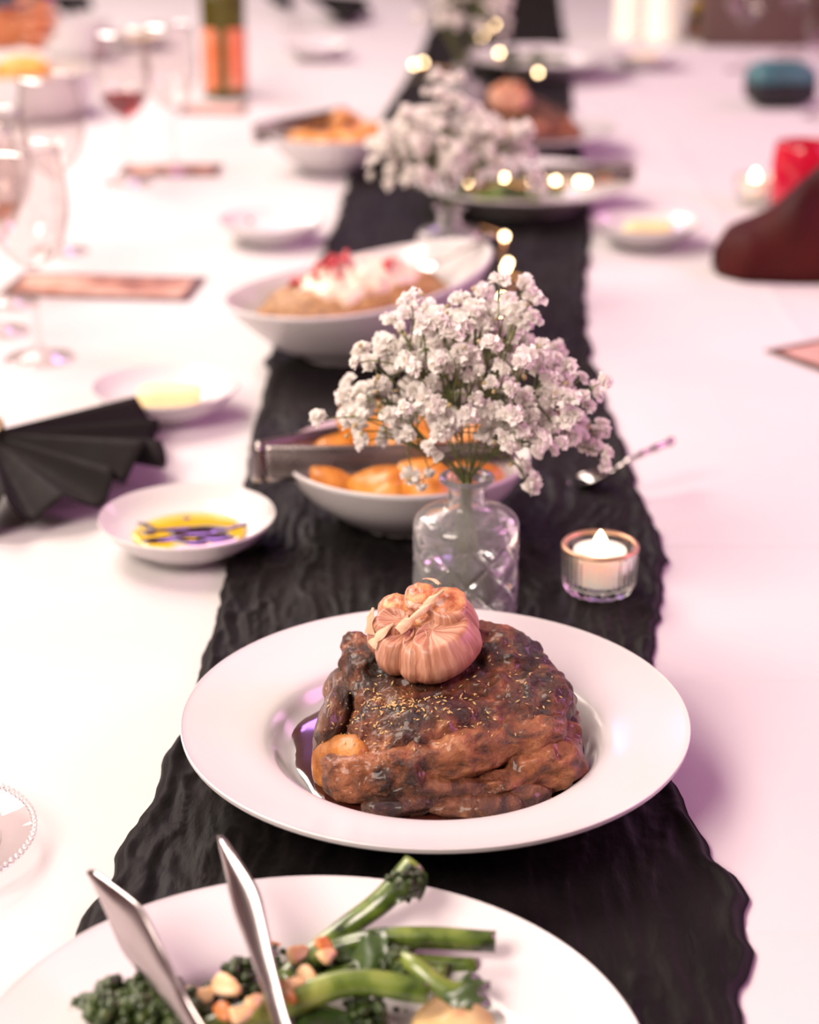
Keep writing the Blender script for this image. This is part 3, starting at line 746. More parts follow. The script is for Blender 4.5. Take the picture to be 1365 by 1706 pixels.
def bouquet(loc, label, n_sprig, n_flower, seed, mouth=0.106, extra=(), rx=0.076, ry=0.056, rz=0.054, cz=0.065, size=1.3, group=None, n_bud=6, lean=0.0):
    rg = random.Random(seed)
    t = thing('flower_bunch', label, 'flowers', loc, 0, group)
    pts = []; cents = []; tries = 0
    per = 4.4
    while len(pts) < n_flower and tries < 60000:
        tries += 1
        v = Vector((rg.gauss(0, 1), rg.gauss(0, 1), rg.gauss(0, 1))).normalized()
        if v.z < -0.55: continue
        r = rg.uniform(0.5, 1.0) ** 0.5
        f = 1 + 0.14 * math.sin(3 * math.atan2(v.y, v.x) + seed) + 0.10 * math.sin(5 * v.z + seed)
        c = Vector((v.x * rx * r * f, v.y * ry * r * f, v.z * rz * r * f + cz))
        if c.z < 0.03 + 0.12 * max(0, 0.05 - math.hypot(c.x, c.y)): continue
        if any((c - q).length < 0.0125 * size for q in cents) and tries < 50000: continue
        cents.append(c)
        for k in range(rg.choice((3, 4, 5, 6))):
            for att in range(8):
                p = c + Vector((rg.gauss(0, 1), rg.gauss(0, 1), rg.gauss(0, 0.8))) * 0.0064 * size
                if all((p - q).length > 0.0045 * size for q in pts): pts.append(p); break
    pts = pts[:n_flower]
    pts += [Vector((e[0] * 0.92, e[1], e[2])) for e in extra]
    heads = []
    for k in range(n_sprig):
        a = 2 * math.pi * k / n_sprig + rg.uniform(-0.3, 0.3); rr = 0.0 if k < 2 else rg.uniform(0.45, 0.9)
        heads.append(Vector((rx * rr * math.cos(a), ry * rr * math.sin(a), cz + rz * (0.35 if rr < 0.4 else rg.uniform(-0.5, 0.5)))))
    own = [[] for _ in heads]
    for p in pts:
        own[min(range(len(heads)), key=lambda i: (heads[i] - p).length)].append(p)
    for k, (hd, fl) in enumerate(zip(heads, own)):
        if not fl: continue
        c = sum(fl, Vector()) / len(fl)
        a = rg.uniform(0, 6.28)
        foot = Vector((0.017 * math.cos(a), 0.017 * math.sin(a), -mouth + 0.016))
        neck = Vector((c.x * 0.05, c.y * 0.05, 0.0)); neck.x = max(-0.0065, min(0.0065, neck.x + rg.uniform(-0.003, 0.003))); neck.y = max(-0.0065, min(0.0065, neck.y + rg.uniform(-0.003, 0.003)))
        low = neck + Vector((0, 0, -0.020))
        fork = neck.lerp(c, 0.55) + Vector((0, 0, 0.004))
        mb = MB()
        path = spline([foot, low, neck, fork, c], 5)
        mb.add(*tube(path, [0.0011 - 0.0006 * i / len(path) for i in range(len(path))], 6))
        # branches leave the main stem at several nodes
        n0 = len(path)
        for p in fl:
            j = rg.randint(int(n0 * 0.62), n0 - 2); s = Vector(path[j])
            mid = s.lerp(p, 0.55) + Vector((0, 0, 0.004)) + Vector((rg.uniform(-1, 1), rg.uniform(-1, 1), 0)) * 0.003
            mb.add(*tube(spline([s, mid, p], 3), [0.0005] * 6 + [0.0004], 4, caps=False))
        nbd = []
        for q in range(n_bud):
            p = rg.choice(fl); d = Vector((rg.uniform(-1, 1), rg.uniform(-1, 1), rg.uniform(-0.4, 1))).normalized()
            e = p + d * rg.uniform(0.008, 0.015); nbd.append(e)
            mb.add(*tube([p, p.lerp(e, 0.5) + Vector((0, 0, 0.001)), e], 0.00035, 4, caps=False))
        sp = obj('sprig', mb, M['stem'], t)
        bb = MB()
        for e in nbd: bb.add(xform(BUD[0], e, (rg.uniform(-1, 1), rg.uniform(-1, 1), 0), rg.uniform(0.7, 1.2)), BUD[1])
        if nbd: tag(obj('bud', bb, M['bud'], sp), 'small closed tan buds', kind='stuff')
        for p in fl:
            d = (p - fork).normalized() + Vector((rg.uniform(-1, 1), rg.uniform(-1, 1), rg.uniform(-0.3, 0.9))) * 0.35
            f = obj('flower', rg.choice(FLOWERS), M['petal'], sp, loc=p - d.normalized() * 0.001)
            f.rotation_euler = d.to_track_quat('Z', 'Y').to_euler()
            q_ = rg.choice((0.62, 0.8, 0.95, 1.08)) * size; f.scale = (q_ * rg.uniform(0.9, 1.1), q_ * rg.uniform(0.9, 1.1), q_ * rg.uniform(0.75, 1.0))
    return t
V1 = P(775, 1040); V1z = RZ - 0.002
make_vase((V1.x, V1.y, V1z), 'clear diamond-cut glass vase right behind the big roast')
ex = [(-0.040, -0.020, 0.012), (-0.034, -0.024, 0.004), (-0.028, -0.018, 0.012), (0.046, -0.030, 0.004), (0.044, -0.031, 0.012), (0.040, -0.026, 0.018), (-0.086, -0.01, 0.052), (-0.080, 0.004, 0.044), (-0.078, -0.016, 0.040), (-0.070, 0.01, 0.056), (-0.084, -0.004, 0.060)]
_r = random.Random(77)
for _k in range(26):   # heavy drooping side spray on the right
    _t = _r.random(); ex.append((0.050 + 0.050 * _t + _r.gauss(0, 0.005), -0.006 + _r.gauss(0, 0.010), 0.050 - 0.026 * _t + _r.gauss(0, 0.008)))
bouquet((V1.x, V1.y, V1z + 0.106), 'bunch of white baby\'s breath in the vase right behind the big roast', 16, 262, 3, extra=ex, group='bunches of baby\'s breath')
V2 = P(748, 505)
make_vase((V2.x, V2.y, V1z), 'blurred clear glass vase behind the salad bowl')
bouquet((V2.x, V2.y, V1z + 0.106), 'blurred round bunch of baby\'s breath behind the salad bowl', 12, 200, 8, rx=0.084, rz=0.062, cz=0.064, size=1.5, group='bunches of baby\'s breath', n_bud=3)
V3 = P(768, 222)
make_vase((V3.x, V3.y, V1z), 'farthest clear glass vase beyond the second roast')
bouquet((V3.x, V3.y, V1z + 0.106), 'farthest bunch of baby\'s breath at the top edge of the photo', 10, 120, 12, rx=0.085, rz=0.07, cz=0.085, size=1.4, group='bunches of baby\'s breath', n_bud=2)

# ------------------------------------------------------------------ tealight in a ribbed glass cup
def cup_mesh():
    pts = [(0.0006, 0.0), (0.020, 0.0), (0.0235, 0.0012), (0.0257, 0.005), (0.0268, 0.008)]
    body = [(0.0268 + 0.001 * k / 12, 0.008 + 0.026 * k / 12) for k in range(1, 13)]
    lip = [(0.0278, 0.0352), (0.0271, 0.0364), (0.0255, 0.0364), (0.0245, 0.0352)]
    inn = [(0.0241, 0.031), (0.0233, 0.012), (0.0220, 0.0085), (0.0150, 0.0075), (0.0006, 0.0075)]
    prof = pts + body + lip + inn
    nr = 44
    def fn(x, y, z, a, k):
        r = math.hypot(x, y)
        if 5 <= k < 17 and z < 0.033:
            s = (r - 0.0009 * (0.5 + 0.5 * math.cos(nr * a))) / r
        elif 1 <= k < 5:
            s = (r - 0.0016 * (0.5 + 0.5 * math.cos(18 * a))) / r
        else: s = 1
        return x * s, y * s, z
    me = mesh_of(*lathe(prof, 264, fn=fn), 'ribbed_cup'); me.materials.append(M['glass'])
    rim = [(a - 0.0007, b - 0.0073) for a, b in [(0.02878, 0.0415), (0.0288, 0.0428), (0.0280, 0.0441), (0.0262, 0.0441), (0.0250, 0.0428), (0.0250, 0.0420), (0.0262, 0.0434), (0.0278, 0.0434), (0.0285, 0.0424), (0.02860, 0.0415)]]
    r2 = mesh_of(lathe(rim, 96)[0], grid_faces(len(rim), 96, close_m=True, close_n=True), 'amber_rim'); r2.materials.append(M['amber_rim'])
    return me, r2
M['amber_rim'] = noise_mat('amber_lustre', flat2((0.62, 0.36, 0.22), 0.1), scale=40, rough=(0.25, 0.35), metal=0.5)
CUP, CUPRIM = cup_mesh()
TL_BODY = mesh_of(*lathe(spline([(0.0006, 0.0), (0.0182, 0.0), (0.0190, 0.0010), (0.0190, 0.0225), (0.0184, 0.0238), (0.0150, 0.0232), (0.0060, 0.0225), (0.0006, 0.0224)], 3), 64)); TL_BODY.materials.append(M['wax'])
TL_FL = mesh_of(*lathe(spline([(0.0006, 0.0), (0.0048, 0.0006), (0.0058, 0.0045), (0.0044, 0.0105), (0.0018, 0.0155), (0.0006, 0.0175)], 4), 24)); TL_FL.materials.append(M['flame'])
def tealight(loc, where):
    h = thing('tealight_holder', 'ribbed clear glass cup with amber rim ' + where, 'candle holder', loc, 0, 'ribbed glass tealight cups')
    obj('glass_cup', CUP, M['glass'], h); obj('rim', CUPRIM, M['amber_rim'], h)
    c = thing('tealight', 'white lit tealight with glowing teardrop flame ' + where, 'candle', (loc[0], loc[1], loc[2] + 0.0076), 0, 'lit tealights')
    obj('candle_body', TL_BODY, M['wax'], c); obj('flame', TL_FL, M['flame'], c, loc=(0, 0, 0.0222))
    return h
q = P(997, 992); tealight((q.x, q.y, RZ - 0.002), 'on the black runner beside the nearest vase')
q = P(1256, 338); tealight((q.x, q.y, 0.0), 'beside the red jar at the right edge')

# ------------------------------------------------------------------ small dishes with oil and butter
def dish(px, py, label):
    q = P(px, py - 4, 0.030)
    return put('dip_dish', small_dish, (q.x, q.y, 0.0), label, 'dish', 'small white dip dishes'), q
dd, q = dish(312, 861, 'small white dish of oil and balsamic beside the black fan napkin')
M['oil'] = noise_mat('olive_oil', flat2((0.62, 0.40, 0.02), 0.1), scale=20, rough=(0.03, 0.05), coat=0.5, coat_rough=0.02)
M['balsamic'] = noise_mat('balsamic', flat2((0.030, 0.010, 0.012), 0.2), scale=40, rough=(0.04, 0.10), coat=0.5)
oil = thing('dipping_oil', 'yellow olive oil with dark balsamic swirls in the small dish', 'oil', (q.x, q.y, 0.0152))
def puddle(c, r, seed, z=0.0, h=0.0006, sx=1.0, sy=1.0, rot=0.0, wob=0.15, n=40):
    V = []; rg = random.Random(seed); ph = [rg.uniform(0, 6.28) for _ in range(4)]
    for f, zz in [(0.01, h), (0.6, h), (0.9, h * 0.75), (1.0, 0.0), (0.98, -0.0012), (0.01, -0.0012)]:
        for j in range(n):
            a = 2 * math.pi * j / n
            rr = r * f * (1 + wob * (math.sin(2 * a + ph[0]) * 0.6 + math.sin(3 * a + ph[1]) * 0.5 + math.sin(5 * a + ph[2]) * 0.35))
            x, y = rr * math.cos(a) * sx, rr * math.sin(a) * sy
            V.append((c[0] + x * math.cos(rot) - y * math.sin(rot), c[1] + x * math.sin(rot) + y * math.cos(rot), z + zz))
    return V, grid_faces(6, n, close_m=True) + [tuple(range(n))[::-1]]
obj('oil_pool', mesh_of(*puddle((0.002, -0.001), 0.0440, 1, wob=0.02)), M['oil'], oil)
for k, (x, y, r, sx, sy, ro) in enumerate([(0.008, 0.000, 0.016, 1.5, 0.75, 0.1), (-0.010, 0.004, 0.012, 2.2, 0.35, 0.15), (-0.016, -0.016, 0.011, 1.6, 0.55, 0.3), (0.022, -0.012, 0.012, 1.3, 0.9, 0.5), (0.004, -0.022, 0.010, 1.6, 0.5, -0.2), (-0.032, 0.010, 0.006, 0.5, 2.4, 0.7), (0.036, 0.010, 0.006, 2.4, 0.5, 0.8), (-0.004, 0.027, 0.003, 1.0, 1.0, 0), (-0.030, -0.004, 0.004, 1.4, 0.8, 0)]):
    obj('balsamic_swirl', mesh_of(*puddle((x, y), r, k + 2, z=0.0006, h=0.0008, sx=sx, sy=sy, rot=ro)), M['balsamic'], oil)
def butter(q, label, rot=0.2, s=1.0, k=0):
    V, Fs = blob(0.030 * s, 0.016 * s, 0.009 * s, 24, 14, 0.35, 0.4, 0.0012, 3, 3 + k)
    V = np.array(V); V[:, 2] += 0.009 * s + 0.0085; V[:, 0] += (V[:, 2] - 0.0085) * 0.3
    return tag(obj('butter_pat', mesh_of(V, Fs), M['butter'], loc=(q.x, q.y, 0.0015), rot=(0, 0, rot)), label, 'butter', 'pats of butter')
_, q = dish(276, 645, 'small white butter dish behind the black fan napkin'); butter(q, 'pale yellow slab of butter in the dish behind the fan napkin', 0.1)
_, q = dish(1076, 372, 'small white butter dish on the cloth right of the runner'); butter(q, 'pale slab of butter in the dish right of the runner', 0.0, k=1)
_, q = dish(453, 368, 'small white dish left of the second vase, nearly lost in the glare')
V, Fs = blob(0.004, 0.003, 0.003, 12, 8, 1, 1, 0.0006, 2, 4)
tag(obj('peppercorn', mesh_of(V, Fs), M['maroon'], loc=(q.x - 0.030, q.y + 0.022, 0.0225)), 'tiny dark red crumb in the nearly empty dish', 'crumb')
_, q = dish(1072, 92, 'farthest small butter dish near the top right of the photo'); butter(q, 'yellow butter in the farthest dish at top right', 0.3, k=2)
_, q = dish(528, 78, 'far small dish beyond the wine bottle on the left'); butter(q + Vector((0.01, 0, 0)), 'golden scrap of butter in the dish beyond the bottle', 0.6, 0.55, 3)

# ------------------------------------------------------------------ bowls of potatoes
M['potato'] = meat_mat('roast_potato', [(0.30, (0.34, 0.10, 0.012)), (0.50, (0.58, 0.22, 0.030)), (0.72, (0.76, 0.38, 0.085))], dark_lo=0.26, dark_hi=0.40, rough=(0.25, 0.42), bump=0.3, scale=34, dark=(0.22, 0.06, 0.010))
POT = []
for k in range(5):
    rx_, ry_, rz_ = [(0.030, 0.023, 0.020), (0.027, 0.022, 0.019), (0.034, 0.024, 0.021), (0.025, 0.021, 0.018), (0.029, 0.026, 0.020)][k]
    me = mesh_of(*blob(rx_, ry_, rz_, 32, 22, 0.85, 0.9, 0.0035, 1.4, k + 20)); me.materials.append(M['potato']); POT.append(me)
def potato_bowl(q, where, spots, blabel, seed):
    put('serving_bowl', coupe_bowl, (q.x, q.y, RZ - 0.002), blabel, 'bowl', 'white potato bowls')
    rg = random.Random(seed)
    for k, (x, y, z, which, desc) in enumerate(spots):
        o = obj('roast_potato', POT[k % 5], M['potato'], loc=(q.x + x * 0.92, q.y + y * 0.92, RZ + z - 0.003), rot=(rg.uniform(-0.3, 0.3), rg.uniform(-0.3, 0.3), rg.uniform(0, 3.1)))
        tag(o, 'golden roast potato ' + desc + where, 'potato', 'golden roast potatoes')
q1 = P(677, 752, 0.060)
potato_bowl(q1, ' in the near potato bowl', [(-0.056, -0.034, 0.045, 0, 'leftmost at the rim'), (-0.022, -0.056, 0.043, 1, 'second from the left at the front'), (0.018, -0.058, 0.046, 2, 'large at the front centre'), (0.056, -0.036, 0.045, 3, 'front right behind the vase neck'),
     (-0.030, 0.026, 0.072, 4, 'topmost at the back left'), (0.010, 0.000, 0.062, 0, 'on top in the middle of the pile'), (0.052, 0.018, 0.052, 1, 'on the right of the pile'), (-0.060, 0.020, 0.046, 2, 'at the back left rim'), (0.012, 0.054, 0.052, 3, 'at the back rim'), (-0.014, -0.020, 0.052, 4, 'under the tong tips')],
     'white coupe bowl heaped with roast potatoes behind the nearest vase', 2)
q2 = P(556, 218, 0.060)
potato_bowl(q2, ' in the far potato bowl', [(-0.050, -0.036, 0.045, 0, 'leftmost'), (-0.010, -0.056, 0.046, 1, 'at the front centre'), (0.032, -0.050, 0.046, 2, 'at the front right'), (0.020, 0.020, 0.066, 3, 'topmost'), (0.060, 0.0, 0.050, 4, 'rightmost'), (-0.030, 0.030, 0.050, 0, 'at the back'), (0.000, -0.012, 0.054, 1, 'in the middle')],
     'blurred white bowl of roast potatoes left of the second bunch of flowers', 5)

# ------------------------------------------------------------------ tongs
def tongs(label, hinge, tipA, tipB, w0, w1, group=None, head=0.0, up=(0, 0, 1), bow=0.012):
    hinge, tipA, tipB = [np.array(v, float) for v in (hinge, tipA, tipB)]
    t = thing('serving_tongs', label, 'tongs', tuple(hinge), 0, group)
    tips = [tipA - hinge, tipB - hinge]
    mid = (tips[0] + tips[1]) / 2; dirn = mid / np.linalg.norm(mid); upv = np.array(up, float)
    side = np.cross(dirn, upv); side /= np.linalg.norm(side)
    hw = 0.011
    arms = []
    for s, tip in ((1, tips[0]), (-1, tips[1])):
        ss = math.copysign(1, np.dot(tip - mid, side)) if abs(np.dot(tip - mid, side)) > 1e-6 else s
        a = side * ss * hw + dirn * 0.004
        pts = spline([a, a + (tip - a) * 0.3 + side * ss * bow, a + (tip - a) * 0.68 + side * ss * bow * 0.9, tip], 10)
        n = len(pts); ws = []
        cups = []
        for i in range(n):
            f = i / (n - 1)
            w = w0 + (w1 - w0) * min(1, f / 0.7)
            if head and f > 0.55:
                g = (f - 0.55) / 0.45
                w = w1 + (head - w1) * math.sin(math.pi * min(1, g * 0.92)) ** 1.2 if g < 1 else w1 * 0.5
            if f > 0.97: w *= 0.6
            ws.append(w); cups.append(ss * (0.0015 if not head else 0.0015 + 0.004 * max(0, (f - 0.55) / 0.45)))
        arm = obj('arm', mesh_of(*strip(pts, ws, [upv] * n, 0.0011, cups)), M['steel_dark'], t)
    arc = [side * (hw * math.copysign(abs(math.cos(a)) ** 0.45, math.cos(a))) - dirn * (0.006 * math.sin(a) ** 0.45) + dirn * 0.004 for a in np.linspace(0, math.pi, 22)]
    obj('spring_bend', mesh_of(*strip(arc, [w0] * 22, [upv] * 22, 0.0011, 0.0)), M['steel_dark'], t)
    return t
h = PY(426, 770, q1.y - 0.035)
ta = PY(860, 752, q1.y - 0.030); tb = PY(770, 690, q1.y + 0.055)
tongs('steel tongs lying across the near bowl of potatoes', h, ta, tb, 0.029, 0.020, 'steel serving tongs', bow=0.006, up=(0, 0.20, 0.98))
h = PY(425, 222, q2.y - 0.03)
tongs('blurred steel tongs across the far bowl of potatoes', h, PY(590, 205, q2.y - 0.02), PY(580, 185, q2.y + 0.03), 0.026, 0.016, 'steel serving tongs', bow=0.005)
# ------------------------------------------------------------------ salad bowl: oval, one end raised
sb = P(600, 508, 0.055)
SROT = math.radians(24)
def oval_bowl():
    A, B, H = 0.142, 0.098, 0.074
    pts = [(0.004, 0.010), (0.36, 0.011), (0.62, 0.024), (0.84, 0.052), (0.965, 0.0715), (0.988, H), (1.0, H - 0.0014), (0.985, 0.068), (0.86, 0.046), (0.64, 0.017), (0.46, 0.0068), (0.425, 0.006), (0.42, 0.0), (0.385, 0.0), (0.375, 0.005), (0.004, 0.006)]
    def fn(x, y, z, a, k):
        z2 = z + (max(0, z - 0.012) / H) * (0.022 * (x / A) + 0.012 * (x / A) ** 2)
        return x, y, z2
    pr = [(r, z) for r, z in spline(pts, 4)]
    return mesh_of(*lathe(pr, 96, A, B, fn), 'oval_bowl')
salad_bowl = put('salad_bowl', oval_bowl(), (sb.x, sb.y, RZ - 0.002), 'white oval bowl with one raised end, filled with salad', 'bowl', rotz=SROT)
M['grain'] = noise_mat('brown_grain', [(0.3, (0.10, 0.04, 0.015)), (0.5, (0.30, 0.14, 0.05)), (0.75, (0.52, 0.30, 0.13))], scale=160, rough=(0.4, 0.6), bump=1.0, bump_scale=220, bump_dist=0.002)
M['dressing'] = noise_mat('creamy_dressing', [(0.32, (0.36, 0.17, 0.09)), (0.42, (0.70, 0.52, 0.40)), (0.7, (0.80, 0.66, 0.54))], scale=45, rough=(0.3, 0.45), bump=0.3, sss=0.1)
M['red_bits'] = noise_mat('red_pepper', [(0.3, (0.36, 0.02, 0.03)), (0.7, (0.58, 0.06, 0.07))], scale=90, rough=(0.2, 0.4))
salad = thing('grain_salad', 'brown grain salad topped with white dressing and red shreds in the oval bowl', 'salad', (sb.x, sb.y, RZ + 0.018), SROT)
V, Fs = blob(0.105, 0.069, 0.040, 72, 44, 1, 1, 0.007, 6, 3, 4)
V = np.array(V); V[:, 2] = np.where(V[:, 2] < -0.004, -0.004, V[:, 2]) + 0.024 + 0.08 * np.maximum(0, V[:, 0]); V[:, 0] -= 0.004
obj('grain_mound', mesh_of(V, Fs), M['grain'], salad)
V, Fs = blob(0.070, 0.054, 0.029, 56, 30, 1, 1, 0.010, 4, 6, 4)
obj('dressing', mesh_of(xform(V, (-0.004, 0.000, 0.047), (0.1, -0.05, 0)), Fs), M['dressing'], salad)
rg = random.Random(9)
for k in range(16):
    p = Vector((rg.gauss(-0.022, 0.020), rg.gauss(0.006, 0.016), 0))
    zz = 0.047 + 0.031 * math.sqrt(max(0.05, 1 - ((p.x - 0.006) / 0.074) ** 2 - ((p.y + 0.004) / 0.058) ** 2))
    L_ = rg.uniform(0.005, 0.011); a = rg.uniform(0, 6.28)
    pts = [(-L_ * math.cos(a), -L_ * math.sin(a), 0), (0, 0, 0.005 + rg.uniform(0, 0.006)), (L_ * math.cos(a), L_ * math.sin(a), rg.uniform(0, 0.008))]
    obj('red_shred', mesh_of(*tube(spline(pts, 5), [0.0008 + 0.0022 * math.sin(math.pi * i / 10) for i in range(11)], 7)), M['red_bits'], salad, loc=(p.x, p.y, zz))
for k in range(7):
    p = (rg.uniform(-0.06, 0.05), rg.uniform(-0.045, 0.02)); V, Fs = blob(0.004, 0.004, 0.0035, 10, 8, 1, 1, 0.0006, 2, k)
    zz = 0.047 + 0.031 * math.sqrt(max(0.02, 1 - ((p[0] - 0.006) / 0.074) ** 2 - ((p[1] + 0.004) / 0.058) ** 2))
    obj('seed', mesh_of(V, Fs), M['red_bits'], salad, loc=(p[0], p[1], zz))
def spoon(label, bowl_c, handle_pts, L=0.032, W=0.021, roll=0.0, face=(0, 0, 1), ornate=False, group=None):
    """oval concave head at bowl_c, handle through handle_pts (world)"""
    c = np.array(bowl_c, float); hp = [np.array(p, float) - c for p in handle_pts]
    t = thing('serving_spoon', label, 'spoon', tuple(c), 0, group)
    dirn = hp[0] / np.linalg.norm(hp[0]); up = np.array(face, float); up = up - dirn * np.dot(up, dirn); up /= np.linalg.norm(up); sd = np.cross(up, dirn)
    V = []; n, mm = 14, 28
    for lay in (0, 1):
        for i in range(n):
            f = i / (n - 1)
            for j in range(mm):
                a = 2 * math.pi * j / mm
                x, y = L * f * math.cos(a), W * f * math.sin(a) * (1 - 0.18 * math.cos(a))
                V.append(dirn * x + sd * y + up * (-0.008 * (1 - f * f) - 0.0012 * lay * (1 if f < 0.999 else 0.4)))
    Fs = [q[::-1] for q in grid_faces(n, mm, close_m=True)] + grid_faces(n, mm, close_m=True, off=n * mm)
    e = (n - 1) * mm
    for j in range(mm): Fs.append((e + j, e + (j + 1) % mm, n * mm + e + (j + 1) % mm, n * mm + e + j))
    obj('bowl', mesh_of(V, Fs), M['steel'], t)
    pts = spline([dirn * (L * 0.97)] + hp, 8); k = len(pts)
    rad = [0.0022 + 0.0032 * (i / (k - 1)) ** 1.5 for i in range(k)]
    if ornate: rad = [r * (1 + (0.22 * math.sin(i * 1.9) if i > k * 0.35 else 0)) for i, r in enumerate(rad)]
    obj('handle', mesh_of(*tube(pts, rad, 10, sx=1.0, sy=0.6)), M['steel'], t)
    return t
spoon('silver serving spoon resting in the raised end of the salad bowl', (sb.x + 0.052, sb.y + 0.028, 0.080), [(sb.x + 0.085, sb.y + 0.045, 0.091), (sb.x + 0.110, sb.y + 0.052, 0.102), (sb.x + 0.138, sb.y + 0.060, 0.113)], group='silver serving spoons')
hs = [P(1022, 785, 0.022), P(1058, 762, 0.034), P(1118, 736, 0.040)]
spoon('ornate silver spoon lying across the right edge of the runner', P(982, 794, 0.012), hs, 0.021, 0.0135, face=(-0.25, -0.1, 1), ornate=True, group='silver serving spoons')

# ------------------------------------------------------------------ front plate of broccolini
fp = P(507, 1785, 0.040)
put('serving_plate', plate_mesh, (fp.x, fp.y, RZ - 0.002), 'white wide-rimmed plate of broccolini cut off by the bottom edge', 'plate', 'white wide-rimmed plates')
M['broc_stem'] = noise_mat('broccolini_stem', [(0.30, (0.012, 0.022, 0.006)), (0.40, (0.055, 0.095, 0.012)), (0.55, (0.13, 0.19, 0.026)), (0.75, (0.28, 0.32, 0.070))], scale=55, stretch=(1, 1, 1), rough=(0.2, 0.38), coat=0.4, coat_rough=0.15, bump=0.3, bump_scale=120)
M['broc_floret'] = noise_mat('broccolini_floret', [(0.3, (0.010, 0.022, 0.004)), (0.55, (0.035, 0.062, 0.010)), (0.8, (0.10, 0.13, 0.025))], scale=150, rough=(0.3, 0.5), coat=0.2, bump=0.5, bump_scale=400)
M['broc_leaf'] = noise_mat('broccolini_leaf', [(0.3, (0.012, 0.032, 0.005)), (0.7, (0.050, 0.095, 0.018))], scale=60, rough=(0.25, 0.4), coat=0.4, bump=0.6, bump_scale=150)
M['almond'] = noise_mat('toasted_almond', [(0.3, (0.62, 0.30, 0.11)), (0.55, (0.78, 0.52, 0.30)), (0.8, (0.86, 0.66, 0.46))], scale=70, rough=(0.35, 0.5), sss=0.05)
M['almond_skin'] = noise_mat('almond_skin', [(0.3, (0.40, 0.10, 0.02)), (0.7, (0.64, 0.24, 0.06))], scale=80, rough=(0.3, 0.45), bump=0.3)
def floret(c, d, R, n, seed):
    rg = random.Random(seed); mb = MB(); c = Vector(c); d = Vector(d).normalized()
    for k in range(n):
        v = Vector((rg.gauss(0, 1), rg.gauss(0, 1), rg.gauss(0, 1))).normalized()
        if v.dot(d) < -0.35: v = -v
        p = c + v * R * rg.uniform(0.55, 1.0) + d * R * 0.2
        s = R * rg.uniform(0.14, 0.26)
        mb.add(xform(ICO[0], p, (rg.uniform(0, 3), rg.uniform(0, 3), 0), s), ICO[1])
    mb.add(xform(ICO2[0], c, (0, 0, 0), R * 0.7), ICO2[1])
    return mb
def leaf(p, d, L, W, seed, up=(0, 0, 1)):
    p, d, up = np.array(p), np.array(d, float), np.array(up, float); d /= np.linalg.norm(d); sd = np.cross(d, up); sd /= np.linalg.norm(sd)
    V = []; n, mm = 12, 7
    for lay in (0, 1):
        for i in range(n):
            t = i / (n - 1); w = W * math.sin(math.pi * (0.06 + 0.9 * t)) ** 0.7
            for j in range(mm):
                s = j / (mm - 1) * 2 - 1
                V.append(p + d * L * t + sd * s * w + up * (0.30 * W * math.sin(4 * t + seed) + 0.28 * W * abs(s) * math.sin(7 * t + 3 * s + seed) - 0.2 * W * s * s + 0.0004 * lay))
    return V, grid_faces(n, mm) + [f[::-1] for f in grid_faces(n, mm, off=n * mm)]
def broccolini(label, pts, r0, r1, group, florets=(), leaves=(), seed=0):
    c = Vector(pts[0]); t = thing('broccolini_stalk', label, 'vegetable', c, 0, group)
    path = spline([Vector(p) - c for p in pts], 8); n = len(path)
    fn = lambda f, a: 1 + 0.07 * math.cos(3 * a + seed) + 0.05 * math.sin(9 * f + seed)
    obj('stem', mesh_of(*tube(path, [r0 + (r1 - r0) * i / (n - 1) for i in range(n)], 14, fn=fn)), M['broc_stem'], t)
    for k, (p, d, R, m) in enumerate(florets):
        obj('floret', floret(Vector(p) - c, d, R, m, seed * 10 + k), M['broc_floret'], t)
    for k, (p, d, L, W) in enumerate(leaves):
        obj('leaf', mesh_of(*leaf(Vector(p) - c, d, L, W, seed + k)), M['broc_leaf'], t)
    return t
G = 'broccolini stalks on the front plate'
FB = 0.018
broccolini('broccolini stalk pointing up beyond the rim of the front plate', [P(470, 1640, 0.026), P(560, 1560, 0.036), P(640, 1500, 0.050), P(692, 1440, 0.062)], 0.0058, 0.0062, G,
           [(P(672, 1478, 0.060), (0.3, 0.3, 0.4), 0.0085, 34)], [(P(690, 1500, 0.052), (-0.1, 0.3, 0.9), 0.020, 0.008), (P(655, 1500, 0.052), (0.6, 0.4, 0.5), 0.018, 0.007)], 1)
broccolini('straight broccolini stalk with a square cut end pointing right', [P(470, 1625, 0.022), P(590, 1570, 0.042), P(700, 1562, 0.046), P(826, 1569, 0.046)], 0.0045, 0.0054, G, [(P(470, 1640, 0.020), (-1, 0, 0.2), 0.011, 50)], [(P(560, 1590, 0.040), (0.9, 0.3, 0.1), 0.045, 0.009)], 2)
broccolini('short broccolini stalk tucked behind, its cut end pointing right', [P(520, 1640, 0.020), P(640, 1606, 0.030), P(796, 1612, 0.032)], 0.005, 0.0052, G, [(P(520, 1640, 0.022), (-1, 0.2, 0.3), 0.012, 50)], [], 3)
broccolini('stubby broccolini stalk showing its round cut end', [P(620, 1640, 0.022), P(690, 1618, 0.030), P(746, 1624, 0.032)], 0.005, 0.0058, G, [], [], 4)
broccolini('thick broccolini stalk in front running towards the tongs', [P(300, 1740, 0.026), P(430, 1690, 0.034), P(580, 1638, 0.044), P(715, 1652, 0.042)], 0.0085, 0.0056, G, [(P(300, 1720, 0.026), (-1, 0, 0.3), 0.016, 70)], [(P(600, 1610, 0.045), (0.3, 0.5, 0.2), 0.02, 0.008)], 5)
